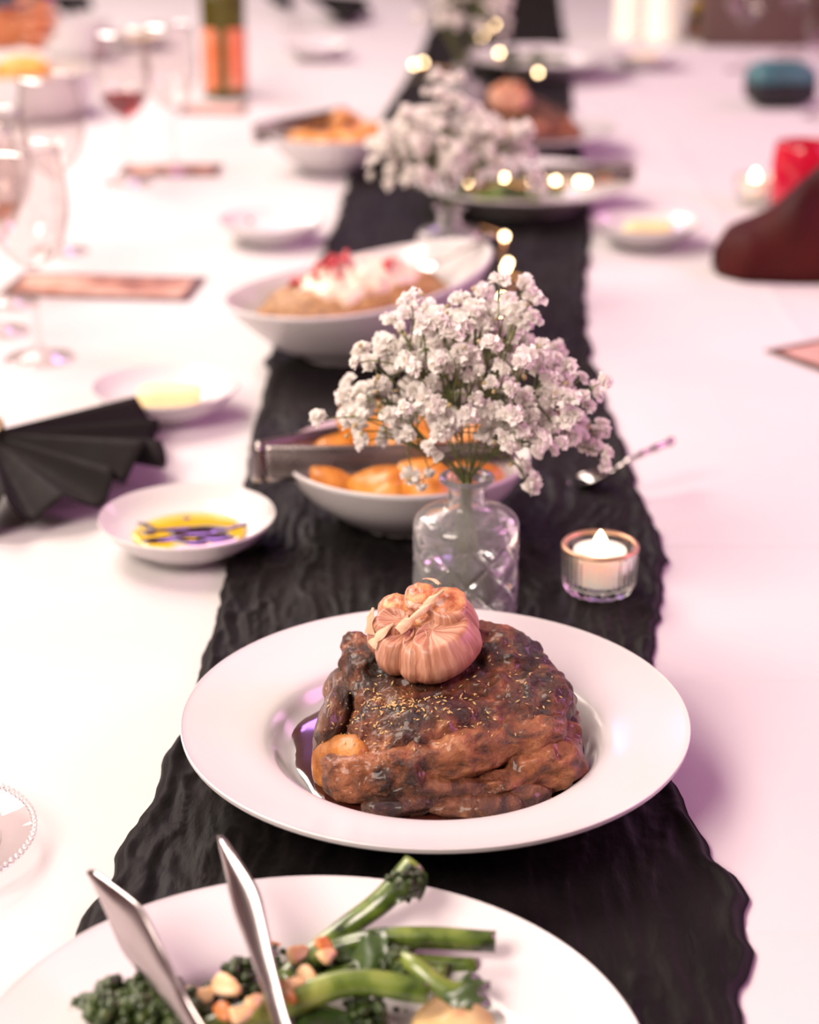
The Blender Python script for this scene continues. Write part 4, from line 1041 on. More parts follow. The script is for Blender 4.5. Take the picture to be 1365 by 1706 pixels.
broccolini('broccolini stalk bending right to a dark leafy end', [P(650, 1590, 0.046), P(690, 1608, 0.050), P(740, 1648, 0.044), P(790, 1664, 0.040)], 0.0032, 0.0058, G, [(P(668, 1612, 0.044), (-0.3, 0, 0.8), 0.0085, 36)], [(P(740, 1655, 0.045), (0.9, -0.2, 0.0), 0.022, 0.008), (P(760, 1640, 0.043), (0.9, 0.1, 0.1), 0.016, 0.006)], 6)
broccolini('dark bushy broccolini head left of the tongs', [P(480, 1760, 0.022), P(380, 1730, 0.026), P(280, 1700, 0.030)], 0.006, 0.005, G,
           [(P(265, 1690, 0.028), (-0.7, 0.3, 0.6), 0.017, 110), (P(205, 1700, 0.026), (-0.8, 0.1, 0.5), 0.017, 110), (P(150, 1705, 0.022), (-1, 0, 0.4), 0.013, 80), (P(320, 1710, 0.028), (0, 0.3, 0.8), 0.014, 80)], [], 7)
broccolini('dark broccolini stalk under the almonds between the tong blades', [P(600, 1720, 0.020), P(500, 1680, 0.026), P(420, 1650, 0.026)], 0.0065, 0.005, G,
           [(P(410, 1655, 0.026), (-0.5, 0.4, 0.6), 0.014, 80), (P(455, 1625, 0.022), (-0.3, 0.6, 0.5), 0.0115, 60), (P(375, 1690, 0.026), (-0.8, 0.1, 0.5), 0.014, 80), (P(560, 1615, 0.022), (0, 0.5, 0.6), 0.012, 60), (P(600, 1700, 0.024), (0.6, -0.2, 0.6), 0.012, 60)], [(P(500, 1690, 0.03), (0.5, -0.5, 0.1), 0.04, 0.012), (P(560, 1700, 0.03), (0.8, -0.4, 0.0), 0.03, 0.010)], 8)
alm = [(378, 1643, 0.047, 0.0085, 0.0058, 0, -0.6, 'big almond half between the tong blades'), (540, 1572, 0.050, 0.0060, 0.0048, 1, 1.4, 'upright almond piece at the foot of the upper stalk'), (546, 1592, 0.048, 0.0052, 0.0040, 0, 0.9, 'almond piece just below the upright one'), (452, 1583, 0.030, 0.0080, 0.0055, 1, 0.3, 'reddish almond shard behind the second tong blade'),
       (262, 1611, 0.020, 0.0060, 0.0045, 0, 0.1, 'lone almond piece on the bare white plate'), (344, 1657, 0.042, 0.0050, 0.0042, 0, 0.6, 'small white almond chip beside the big half'), (455, 1642, 0.044, 0.0055, 0.0038, 1, 0.2, 'brown-skinned almond chip right of the second blade'), (512, 1624, 0.044, 0.0062, 0.0042, 0, -0.8, 'pale almond sliver on the thick stalk'),
       (372, 1686, 0.046, 0.0062, 0.0042, 1, -1.0, 'brown almond chip below the big half'), (402, 1690, 0.046, 0.0060, 0.0045, 0, 0.5, 'pale almond chip low between the blades'), (316, 1652, 0.036, 0.0052, 0.0032, 0, 0.3, 'thin almond sliver behind the white chip'), (490, 1640, 0.046, 0.0060, 0.0036, 0, 0.2, 'flat almond flake near the pale sliver'),
       (484, 1663, 0.048, 0.0042, 0.0028, 1, -0.9, 'tiny almond splinter on the thick stalk'), (498, 1588, 0.036, 0.0070, 0.0050, 0, 0.8, 'white almond flake behind the reddish shard'), (425, 1668, 0.046, 0.0055, 0.0034, 0, 1.1, 'almond flake leaning on the second blade')]
for k, (x, y, z, L_, W_, kind, rot, lab) in enumerate(alm):
    L_ *= 0.9; W_ *= 0.85
    V, Fs = blob(L_, W_, 0.0017 if kind else 0.0021, 18, 10, 0.6, 0.75, 0.0012, 2.2, k + 40)
    V = np.array(V); V[:, 1] *= 1 - 0.35 * V[:, 0] / L_
    o = obj('almond_piece', mesh_of(V, Fs), M['almond_skin'] if kind else M['almond'], loc=P(x, y, z), rot=(0.5, 0.15 * math.sin(k), rot))
    tag(o, lab, 'almond', 'almond pieces on the broccolini')
M['puree'] = noise_mat('golden_puree', [(0.3, (0.72, 0.46, 0.20)), (0.7, (0.82, 0.60, 0.32))], scale=25, rough=(0.3, 0.45), bump=0.3)
q = P(775, 1712, 0.018)
V, Fs = blob(0.026, 0.024, 0.011, 40, 20, 1, 1, 0.003, 2.5, 5)
tag(obj('puree', mesh_of(V, Fs), M['puree'], loc=q), 'golden dollop of puree beside the stalks on the front plate', 'puree')
for k, (x, y, s) in enumerate([(660, 1681, 0.0016), (640, 1700, 0.0010), (676, 1684, 0.0007)]):
    V, Fs = blob(s, s, s * 0.5, 10, 6)
    tag(obj('sauce_drop', mesh_of(V, Fs), M['balsamic'], loc=P(x, y, 0.0165)), ['largest dark sauce drop beside the puree', 'middling dark sauce drop at the bottom edge', 'smallest dark sauce drop beside the puree'][k], 'sauce', 'dark sauce drops')
# tongs with petal-shaped heads, handle towards the viewer
tg = thing('serving_tongs', 'steel tongs with leaf-shaped heads lying on the broccolini plate', 'tongs', P(520, 2050, 0.085), 0, 'steel serving tongs')
g0 = Vector(tg.location)
for pts, wd, ws in (([P(505, 2040, 0.086), P(395, 1830, 0.060), P(318, 1700, 0.055), P(272, 1630, 0.058), P(218, 1545, 0.066), P(152, 1452, 0.076)], (0.62, -0.50, 0.55), [0.016, 0.010, 0.0078, 0.017, 0.027, 0.004]),
                    ([P(535, 2040, 0.086), P(505, 1830, 0.060), P(468, 1700, 0.055), P(442, 1610, 0.058), P(410, 1500, 0.066), P(368, 1396, 0.074)], (0.80, -0.40, 0.40), [0.016, 0.010, 0.0070, 0.0098, 0.0165, 0.004])):
    path = spline([Vector(p) - g0 for p in pts], 8); n = len(path)
    f = np.linspace(0, 1, len(ws)); w = np.interp(np.linspace(0, 1, n), f, ws)
    w = np.convolve(np.pad(w, 2, 'edge'), [0.1, 0.2, 0.4, 0.2, 0.1], 'valid'); w[-1] = 0.003
    obj('arm', mesh_of(*strip(path, w, [wd] * n, 0.0012, [0.0006 + 0.0035 * max(0, t - 0.55) for t in np.linspace(0, 1, n)], 9)), M['steel'], tg)
V, Fs = tube(spline([Vector(P(505, 2040, 0.086)) - g0, Vector(P(520, 2075, 0.088)) - g0, Vector(P(535, 2040, 0.086)) - g0], 8), 0.006, 8, sy=0.3)
obj('spring_bend', mesh_of(V, Fs), M['steel'], tg)

# ------------------------------------------------------------------ napkins
def fan_napkin(label, loc, rotz, R, a0, a1, pleats, hz, scale=1.0, group='black fan-folded napkins', band=True):
    t = thing('fan_napkin', label, 'napkin', loc, rotz, group)
    nt_ = pleats * 12; nr = 16; V = []
    for i in range(nr):
        f = i / (nr - 1); r = R * (0.06 + 0.94 * f)
        for j in range(nt_ + 1):
            s = j / nt_; a = a0 + (a1 - a0) * s
            ph = s * pleats; tri = abs((ph % 1) * 2 - 1); tri = tri ** 1.3
            amp = 0.026 * f + 0.005
            wob = 0.006 * math.sin(5.3 * s * 3 + 1) * f
            base = hz * (1 - f) + 0.001
            V.append((r * math.cos(a) * (1 + 0.05 * math.sin(ph * math.pi) * f), r * math.sin(a), base + amp * (tri * (0.75 + 0.35 * math.sin(2.1 * ph))) + 0.012 * f * math.sin(math.pi * s) + abs(wob)))
    o = obj('cloth_fan', mesh_of(V, grid_faces(nr, nt_ + 1)), M['napkin'], t)
    md = o.modifiers.new('thickness', 'SOLIDIFY'); md.thickness = 0.0012; md.offset = 1
    if band:
        ring = [((0.017 * math.cos(a)) * 0.5, 0.017 * math.sin(a), hz * 0.97 + 0.012 * math.cos(a)) for a in np.linspace(0, 2 * math.pi, 33)]
        ringp = [(0.008, 0.017 * math.cos(a), hz + 0.003 + 0.014 * math.sin(a)) for a in np.linspace(0, 2 * math.pi, 33)]
        V, Fs = tube(ringp, 0.0028, 8, caps=False)
        tag(obj('napkin_ring', mesh_of(V, Fs), M['gold'], t), 'gold napkin ring')
    return t
q = P(-14, 794)
fan_napkin('black fan-folded napkin at the left edge', (q.x, q.y, 0.0), 0.0, 0.146, math.radians(-92), math.radians(58), 8, 0.034)
def mound_napkin(label, loc, rotz):
    t = thing('folded_napkin', label, 'napkin', loc, rotz)
    n, m_ = 60, 40; V = []
    xs_ = np.linspace(0, 0.30, n)
    prof = np.interp(xs_, [0, 0.004, 0.018, 0.050, 0.068, 0.085, 0.13, 0.18, 0.24, 0.29, 0.30], [0.020, 0.040, 0.060, 0.070, 0.080, 0.100, 0.138, 0.155, 0.13, 0.05, 0.01])
    prof = np.convolve(np.pad(prof, 2, 'edge'), np.ones(5) / 5, 'valid')
    for i, x in enumerate(xs_):
        for j in range(m_):
            s = j / (m_ - 1); a = math.pi * s
            w = 0.055 * (0.7 + 0.55 * math.sin(math.pi * min(1, 0.08 + x / 0.33))) * min(1, 0.2 + (x / 0.035) ** 0.6)
            y = -math.cos(a) * w; z = prof[i] * math.sin(a) ** 0.75
            crease = (0.012 * math.sin(38 * x - 5.5 * s + 1.2) + 0.006 * math.sin(80 * x + 6 * s)) * math.sin(a) ** 0.6 * min(1, x / 0.03)
            V.append((x + 0.010 * math.sin(math.pi * s) * math.sin(20 * x), y - crease, max(0.0005, z + crease * 0.5 * math.sin(a))))
    o = obj('cloth', mesh_of(V, grid_faces(n, m_)), M['maroon'], t)
    md = o.modifiers.new('thickness', 'SOLIDIFY'); md.thickness = 0.0015; md.offset = 1
    return t
q = P(1188, 452)
mound_napkin('dark maroon folded napkin standing at the right edge', (q.x, q.y, 0.0), math.radians(3))
q = P(548, 30); fan_napkin('small black napkin at the top edge left of the farthest flowers', (q.x - 0.06, q.y - 0.05, 0), 0.0, 0.16, math.radians(-60), math.radians(60), 6, 0.06, band=False)
q = P(455, 18); fan_napkin('black napkin at the top edge just right of the wine bottle', (q.x - 0.02, q.y, 0), math.radians(20), 0.07, math.radians(-60), math.radians(60), 5, 0.035, band=False)
q = P(120, 28); fan_napkin('black napkin at the top left behind the hand', (q.x - 0.05, q.y, 0), 0.0, 0.10, math.radians(-70), math.radians(70), 6, 0.05, band=False)
# ------------------------------------------------------------------ far copies of the dishes
def at(px, py, z=0.0):
    q = P(px, py, z); return (q.x, q.y)
x, y = at(868, 211, 0.04)
fm = put('serving_plate', plate_mesh, (x, y, RZ - 0.002), 'blurred white plate under the second, farther roast', 'plate', 'white wide-rimmed plates')
dup(sauce, (x, y, SZ), 0.5, 'dark jus pooled under the second, farther roast')
dup(roast, (x, y, SZ), 0.35, 'second browned roast, blurred, behind the second bunch of flowers')
g2 = dup(garlic, (x - 0.022, y + 0.010, garlic.location.z), 0.4, 'garlic bulb, blurred, on top of the second roast')
x, y = at(872, 300, 0.04)
put('serving_plate', plate_mesh, (x, y, RZ - 0.002), 'blurred white plate of greens right of the second bunch of flowers', 'plate', 'white wide-rimmed plates')
G2 = 'blurred broccolini on the far plate'
for k, (dx, dy, a, l, lab) in enumerate([(-0.03, -0.045, 0.1, 0.10, 'blurred broccolini stalk nearest the front of the far green plate'), (0.0, -0.015, -0.2, 0.11, 'blurred broccolini stalk across the middle of the far green plate'), (-0.02, 0.02, 0.25, 0.10, 'blurred broccolini stalk at the back of the far green plate'), (0.02, -0.035, 0.5, 0.08, 'blurred broccolini stalk lying slantwise on the far green plate')]):
    c, s = math.cos(a), math.sin(a); b = Vector((x + dx, y + dy, 0.024 + 0.004 * k))
    broccolini(lab, [b + Vector((l / 2 * c, l / 2 * s, 0)), b + Vector((0, 0, 0.004)), b - Vector((l / 2 * c, l / 2 * s, 0))], 0.0055, 0.006, G2, [(b - Vector((l / 2 * c, l / 2 * s, -0.004)), (-c, -s, 0.5), 0.016, 60), (b + Vector((0.01, 0.012, 0.004)), (0, 0, 1), 0.013, 50)], [], 30 + k)
tongs('blurred steel tongs lying on the far plate of greens', (x + 0.150, y + 0.000, 0.052), (x - 0.03, y - 0.035, 0.047), (x - 0.03, y + 0.015, 0.047), 0.022, 0.014, 'steel serving tongs', bow=0.004)
x, y = at(905, 92, 0.04)
put('serving_plate', plate_mesh, (x, y, RZ - 0.002), 'farthest white plate at the top edge right of the farthest flowers', 'plate', 'white wide-rimmed plates')
b = Vector((x - 0.01, y, 0.03))
broccolini('broccolini stalk on the farthest plate', [b + Vector((0.06, 0, 0)), b + Vector((0, 0, 0.004)), b - Vector((0.05, 0, 0))], 0.006, 0.006, G2, [(b - Vector((0.05, 0, -0.004)), (-1, 0, 0.5), 0.018, 60), (b, (0, 0, 1), 0.016, 50)], [], 41)

# ------------------------------------------------------------------ fairy lights on copper wire
BULB = mesh_of(*blob(0.0036, 0.0036, 0.0042, 14, 10)); BULB.materials.append(M['led'])
SOCK = mesh_of(*lathe([(0.0006, -0.0075), (0.0016, -0.0072), (0.0020, -0.0045), (0.0024, -0.0030), (0.0006, -0.0028)], 12)); SOCK.materials.append(M['copper_wire'])
def fairy(label, pix, extra=None):
    """pix: (px, py, z, lit) along the wire"""
    pts = [P(a, b_, z) for a, b_, z, l in pix]
    c = pts[0].copy(); c.z = 0.008
    t = thing('fairy_light_string', label, 'string lights', c, 0, 'copper-wire fairy lights')
    path = spline([p - c + Vector((0, 0, -0.006)) for p in pts], 8)
    path[:, 2] = np.maximum(path[:, 2], 0.0012)
    mb = MB(); n = len(path)
    for ph in (0, math.pi):
        tw = path + np.array([[0.0012 * math.cos(i * 1.3 + ph), 0, 0.0012 * math.sin(i * 1.3 + ph)] for i in range(n)])
        mb.add(*tube(tw, 0.0009, 5))
    obj('wire', mb, M['copper_wire'], t)
    for p, (a, b_, z, l) in zip(pts, pix):
        if not l: continue
        bo = obj('bulb', BULB, M['led'], t, loc=p - c)
        obj('socket', SOCK, M['copper_wire'], bo)
    return t
fairy('gold fairy lights winding down the runner from the second vase to the nearest flowers', [(800, 370, 0.02, 0), (828, 380, 0.025, 0), (841, 394, 0.02, 1), (836, 420, 0.012, 0), (847, 438, 0.02, 1), (843, 447, 0.016, 1), (872, 462, 0.012, 0), (850, 480, 0.012, 0), (837, 496, 0.016, 1), (850, 515, 0.012, 0), (836, 538, 0.02, 1), (815, 560, 0.012, 0), (792, 468 + 108, 0.012, 0)])
fairy('fairy lights curled among the farthest plates and the farthest flowers', [(690, 108, 0.02, 1), (705, 104, 0.02, 1), (730, 112, 0.012, 0), (770, 110, 0.014, 0), (803, 62, 0.03, 1), (809, 53, 0.035, 1), (824, 41, 0.04, 1), (840, 66, 0.03, 0), (832, 88, 0.04, 1), (862, 104, 0.03, 0), (897, 121, 0.05, 1)])
fairy('fairy lights over the far plate of greens, mostly standing in for glints on its tongs', [(782, 315, 0.02, 0), (784, 282, 0.055, 1), (780, 304, 0.05, 1), (840, 296, 0.055, 1), (862, 301, 0.056, 0), (886, 300, 0.056, 1), (908, 302, 0.056, 1), (926, 301, 0.056, 1), (965, 302, 0.056, 1), (976, 303, 0.056, 1), (1030, 290, 0.05, 1), (1050, 300, 0.03, 0)])  # bulbs along the tongs imitate gold lights reflected in the steel

# ------------------------------------------------------------------ wine glasses
def glass_parts():
    foot = [(0.0006, 0.0), (0.034, 0.0), (0.0352, 0.0010), (0.0345, 0.0022), (0.022, 0.0042), (0.009, 0.0085), (0.0050, 0.015), (0.0006, 0.0155)]
    stem = [(0.0006, 0.014), (0.0046, 0.0145), (0.0040, 0.030), (0.0038, 0.070), (0.0044, 0.088), (0.0065, 0.0945), (0.0006, 0.0950)]
    bowl = [(0.0006, 0.0930), (0.0075, 0.0945), (0.022, 0.1060), (0.0355, 0.1270), (0.0405, 0.1500), (0.0400, 0.1750), (0.0345, 0.2140), (0.0340, 0.2150), (0.0333, 0.2140), (0.0388, 0.1750), (0.0393, 0.1500), (0.0343, 0.1280), (0.0210, 0.1078), (0.0070, 0.0975), (0.0006, 0.0965)]
    out = []
    for p, n in ((foot, 'wine_foot'), (stem, 'wine_stem'), (bowl, 'wine_bowl')):
        me = mesh_of(*lathe(spline(p, 3), 48), n); me.materials.append(M['thin']); out.append(me)
    return out
GF, GS, GB = glass_parts()
def wine_mesh(top):
    pr = [(0.0006, 0.0970), (0.0066, 0.0980), (0.0206, 0.1083), (0.0339, 0.1285), (0.0388, 0.1500), (0.0384, 0.1750)]
    s = spline(pr, 4); s = [(r, z) for r, z in s if z < top - 0.0005]
    rt = np.interp(top, [z for r, z in pr], [r for r, z in pr]); s += [(rt, top), (rt * 0.98, top), (0.0006, top)]
    return mesh_of(*lathe(s, 48))
M['red_wine'] = noise_mat('red_wine', flat2((0.42, 0.004, 0.020), 0.1), scale=30, rough=(0.0, 0.02), trans=0.75, ior=1.34)
M['amber_wine'] = thin_glass('pale_wine', (0.80, 0.56, 0.42))
def wine_glass(px, py, label, wine=None, s=1.0, rotz=0.0):
    q = P(px, py); t = thing('wine_glass', label, 'wine glass', (q.x, q.y, 0.0), rotz, 'stemmed wine glasses')
    t.scale = (s, s, s)
    obj('foot', GF, M['thin'], t); obj('stem', GS, M['thin'], t); obj('bowl', GB, M['thin'], t)
    if wine:
        top, m, lab = wine
        w = tag(obj('wine', wine_mesh(top * 1.0), m, loc=(q.x, q.y, 0.0), scale=s), lab, 'wine')
    return t
wine_glass(66, 598, 'empty wine glass nearest the left edge, its foot behind the fan napkin')
wine_glass(-8, 554, 'empty wine glass half cut off by the left edge')
wine_glass(10, 508, 'wine glass with a little pale wine at the left edge', (0.113, M['amber_wine'], 'little pale amber wine in the glass at the left edge'))
wine_glass(214, 306, 'wine glass with red wine between the white bowl and the bottle', (0.128, M['red_wine'], 'deep red wine in the glass left of the bottle'))
wine_glass(291, 287, 'empty wine glass between the red wine and the bottle')
wine_glass(100, 420, 'empty wine glass behind the nearest pair on the left')
wine_glass(1238, 118, 'empty wine glass before the brown box at top right')
wine_glass(1318, 92, 'empty wine glass by the top right corner')
wine_glass(1372, 196, 'empty wine glass cut off by the right edge behind the teal case')
wine_glass(492, 46, 'empty wine glass at the top edge beyond the bottle')

# ------------------------------------------------------------------ wine bottle
M['bottle'] = glass_mat('olive_bottle_glass', (0.13, 0.11, 0.012), 0.05)
setp(M['bottle'].node_tree.nodes['Principled BSDF'], trans=0.55)
M['label'] = noise_mat('orange_label', [(0.35, (0.80, 0.16, 0.06)), (0.6, (0.84, 0.30, 0.17)), (0.8, (0.86, 0.55, 0.42))], scale=16, rough=(0.5, 0.6))
M['capsule'] = noise_mat('dark_foil', flat2((0.03, 0.02, 0.02), 0.2), scale=30, rough=(0.3, 0.4))
q = P(376, 160)
bt = thing('wine_bottle', 'olive green wine bottle with orange labels on the left', 'bottle', (q.x, q.y, 0.0))
bp_ = spline([(0.0006, 0.006), (0.030, 0.002), (0.0385, 0.0), (0.0402, 0.006), (0.0402, 0.03), (0.0402, 0.170), (0.0395, 0.185), (0.030, 0.212), (0.018, 0.236), (0.0145, 0.252), (0.0140, 0.300), (0.0155, 0.303), (0.0155, 0.312), (0.0125, 0.314), (0.0006, 0.314)], 4)
obj('glass_body', mesh_of(*lathe(bp_, 64)), M['bottle'], bt)
def label_arc(a0, a1, z0, z1, R=0.0406):
    n = 24; V = []
    for r in (R, R + 0.0004):
        for z in (z0, z1):
            for i in range(n):
                a = a0 + (a1 - a0) * i / (n - 1); V.append((r * math.cos(a), r * math.sin(a), z))
    return mesh_of(V, [f[::-1] for f in grid_faces(2, n)] + grid_faces(2, n, off=2 * n))
front = -math.pi / 2
tag(obj('paper_label', label_arc(front + 0.24, front + 2.2, 0.018, 0.125), M['label'], bt), 'orange paper label right of the gap')
tag(obj('paper_label', label_arc(front - 2.2, front - 0.24, 0.018, 0.125), M['label'], bt), 'orange paper label left of the gap')
obj('capsule', mesh_of(*lathe([(0.0148, 0.252), (0.0144, 0.300), (0.0159, 0.303), (0.0159, 0.3125), (0.0125, 0.3145), (0.0006, 0.3146)], 32)), M['capsule'], bt)

# ------------------------------------------------------------------ printed cards
M['card'] = noise_mat('printed_card', [(0.30, (0.16, 0.06, 0.045)), (0.45, (0.40, 0.18, 0.12)), (0.58, (0.62, 0.40, 0.30)), (0.72, (0.44, 0.20, 0.13))], scale=14, stretch=(1, 1, 1), rough=(0.35, 0.5), distort=0.5)
M['card_edge'] = noise_mat('card_border', flat2((0.10, 0.045, 0.035), 0.2), scale=40, rough=(0.4, 0.5))
M['card_pale'] = noise_mat('card_panel', flat2((0.55, 0.33, 0.28), 0.15), scale=22, rough=(0.4, 0.5))
def card(label, cx, cy, w, d, rotz, inner):
    q = P(cx, cy); t = thing('printed_card', label, 'card', (q.x, q.y, 0.0), rotz, 'printed table cards')
    V, Fs = rbox(w, d, 0.0009, 0.0003, 1); obj('card_stock', mesh_of(xform(V, (0, 0, 0.0008)), Fs, smooth=False), M['card_edge'], t)
    V, Fs = rbox(w - 0.024, d - 0.024, 0.0003, 0.0001, 1); obj('printed_panel', mesh_of(xform(V, (0, 0, 0.0014)), Fs, smooth=False), inner, t)
card('brown printed card lying left of the salad bowl', 172, 478, 0.225, 0.105, -0.10, M['card'])
card('dark printed card under the foot of the red wine glass', 285, 284, 0.150, 0.085, 0.02, M['card'])
card('pale printed card lying in front of the wine bottle', 356, 182, 0.120, 0.10, 0.0, M['card_pale'])
card('dark bordered card cut off by the right edge', 1392, 592, 0.105, 0.10, 0.55, M['card_pale'])

# ------------------------------------------------------------------ white bowl with a bread roll, far left
M['bread'] = noise_mat('bread_crust', [(0.3, (0.62, 0.24, 0.03)), (0.7, (0.82, 0.42, 0.09))], scale=25, rough=(0.45, 0.6), bump=0.3)
q = P(48, 192)
deep = spline([(0.0006, 0.006), (0.060, 0.007), (0.094, 0.012), (0.108, 0.030), (0.112, 0.075), (0.1130, 0.0785), (0.1150, 0.0785), (0.1155, 0.075), (0.112, 0.028), (0.098, 0.006), (0.085, 0.0), (0.070, 0.0), (0.0006, 0.002)], 4)
put('deep_bowl', mesh_of(*lathe(deep, 72)), (q.x, q.y, 0.0), 'deep straight-sided white bowl under the hand at top left', 'bowl')
V, Fs = blob(0.052, 0.040, 0.038, 32, 20, 0.9, 0.95, 0.003, 2, 5)
for k, (dx, dy, dz, lab) in enumerate([(-0.002, -0.02, 0.068, 'golden bread roll in the deep white bowl'), (-0.02, 0.055, 0.045, 'golden bread roll hidden at the back of the deep white bowl')]):
    tag(obj('bread_roll', mesh_of(V, Fs), M['bread'], loc=(q.x + dx, q.y + dy, dz), rot=(0, 0, 0.3 + k)), lab, 'bread', 'bread rolls')
q = P(128, 96)
put('deep_bowl', mesh_of(*lathe(spline([(r * 0.62, z * 0.8) for r, z in [(0.0008, 0.006), (0.060, 0.007), (0.094, 0.012), (0.108, 0.030), (0.112, 0.095), (0.1130, 0.0985), (0.1150, 0.0985), (0.1155, 0.095), (0.112, 0.028), (0.098, 0.006), (0.085, 0.0), (0.070, 0.0), (0.0008, 0.002)]], 4), 64)), (q.x, q.y, 0.0), 'smaller white bowl right of the hand at top left', 'bowl')
q = P(230, 62); _, qd = dish(230, 60, 'small white dish beyond the empty glasses at top left'); butter(qd, 'golden butter in the dish beyond the empty glasses at top left', 0.0, 1.2, 7)

# ------------------------------------------------------------------ right-hand far objects
M['teal'] = noise_mat('lit_teal_shell', flat2((0.045, 0.14, 0.16), 0.15), scale=20, rough=(0.3, 0.45))
M['black_shell'] = noise_mat('black_shell', flat2((0.010, 0.009, 0.011), 0.2), scale=20, rough=(0.35, 0.5))
q = P(1298, 176)
tc_ = thing('hard_case', 'rounded hard case, top coloured as lit teal and black below, at the right edge', 'case', (q.x, q.y, 0.0), math.radians(6))
V, Fs = blob(0.062, 0.040, 0.034, 40, 24, 0.6, 0.40)
V = np.array(V); low_ = V.copy(); low_[:, 2] = np.minimum(low_[:, 2], 0.006) ; low_[:, 2] += 0.0345
up_ = V.copy(); up_[:, 2] = np.maximum(up_[:, 2], 0.007) * 1.35; up_[:, 2] += 0.0345  # teal upper half puts the light falling on the top into the colour
obj('case_bottom', mesh_of(low_, Fs), M['black_shell'], tc_); obj('case_lit_top', mesh_of(up_, Fs), M['teal'], tc_)
V, Fs = rbox(0.016, 0.004, 0.010, 0.001); obj('clasp', mesh_of(xform(V, (0, -0.040, 0.040)), Fs), M['black_shell'], tc_)
M['red_glass'] = noise_mat('red_jar_glass', flat2((0.70, 0.010, 0.045), 0.06), scale=20, rough=(0.10, 0.2), trans=0.35, coat=0.5)
q = P(1335, 352)
rj = thing('red_jar', 'bright red glass candle jar behind the maroon napkin', 'candle jar', (q.x, q.y, 0.0))
obj('jar', mesh_of(*lathe(spline([(0.0006, 0.0), (0.030, 0.0), (0.040, 0.006), (0.045, 0.030), (0.044, 0.070), (0.040, 0.092), (0.038, 0.093), (0.036, 0.090), (0.040, 0.068), (0.041, 0.030), (0.036, 0.010), (0.0006, 0.009)], 4), 56)), M['red_glass'], rj)
obj('wax', mesh_of(*lathe([(0.0006, 0.0095), (0.0355, 0.0105), (0.0402, 0.030), (0.0400, 0.055), (0.0006, 0.055)], 40)), M['red_bits'], rj)
obj('wick', mesh_of(*tube([(0, 0, 0.054), (0.001, 0, 0.062)], 0.001, 6)), M['black_shell'], rj)
M['taupe'] = noise_mat('taupe_board', flat2((0.11, 0.060, 0.050), 0.08), scale=12, rough=(0.6, 0.75), bump=0.1)
q = P(1276, 78)
bx = thing('tall_box', 'taupe brown upright box behind the glasses at top right', 'box', (q.x, q.y + 0.05, 0.0), math.radians(-3))
V, Fs = rbox(0.27, 0.10, 0.26, 0.004); obj('box_body', mesh_of(xform(V, (0, 0, 0.13)), Fs), M['taupe'], bx)
V, Fs = rbox(0.275, 0.105, 0.05, 0.004); obj('lid', mesh_of(xform(V, (0, 0, 0.262)), Fs), M['taupe'], bx)
PIL = mesh_of(*lathe(spline([(0.0006, 0.0), (0.030, 0.0), (0.0325, 0.003), (0.0325, 0.176), (0.0300, 0.180), (0.020, 0.177), (0.0006, 0.175)], 3), 40)); PIL.materials.append(M['wax'])
for (px, py, sc, lab) in ((1046, 66, (0.85, 0.85, 1.0), 'slimmer white pillar candle at the top edge, beside the thicker one'), (1106, 68, (1.2, 1.2, 1.15), 'thicker white pillar candle at the top edge near the plant')):
    q = P(px, py); t = thing('pillar_candle', lab, 'candle', (q.x, q.y + 0.03, 0), 0, 'white pillar candles'); t.scale = sc
    obj('wax_body', PIL, M['wax'], t); obj('wick', mesh_of(*tube([(0, 0, 0.174), (0.001, 0, 0.186)], 0.0012, 6)), M['black_shell'], t)
q = P(1158, 62)
M['pot'] = noise_mat('clay_pot', flat2((0.40, 0.20, 0.12), 0.1), scale=20, rough=(0.6, 0.7))
M['yellow_leaf'] = noise_mat('yellow_petal', [(0.3, (0.46, 0.26, 0.02)), (0.7, (0.66, 0.42, 0.05))], scale=40, rough=(0.5, 0.6))
pl = thing('potted_plant', 'small plant with yellow blooms and green leaves at the top edge beside the brown box', 'plant', (q.x, q.y, 0.0))
obj('pot', mesh_of(*lathe([(0.0006, 0.0), (0.020, 0.0), (0.024, 0.030), (0.026, 0.030), (0.026, 0.036), (0.022, 0.036), (0.021, 0.028), (0.0006, 0.028)], 32)), M['pot'], pl)
rg = random.Random(3)
for k in range(12):
    a = 2 * math.pi * k / 12; el = rg.uniform(0.3, 1.2)
    obj('leaf', mesh_of(*leaf((0, 0, 0.028), (math.cos(a) * math.cos(el), math.sin(a) * math.cos(el), math.sin(el)), rg.uniform(0.03, 0.045), 0.008, k)), M['broc_leaf'], pl)
for k in range(9):
    a = 2 * math.pi * k / 9; r_ = rg.uniform(0.0, 0.022); z_ = rg.uniform(0.06, 0.12)
    V, Fs = blob(0.013, 0.013, 0.011, 16, 10, 1, 1, 0.003, 3, k)
    bl = obj('bloom', mesh_of(V, Fs), M['yellow_leaf'], pl, loc=(r_ * math.cos(a), r_ * math.sin(a), z_))
    obj('bloom_stalk', mesh_of(*tube([(0, 0, 0), (-r_ * math.cos(a) * 0.5, -r_ * math.sin(a) * 0.5, (0.03 - z_) * 0.5), (-r_ * math.cos(a), -r_ * math.sin(a), 0.028 - z_)], 0.0014, 5)), M['stem'], bl)

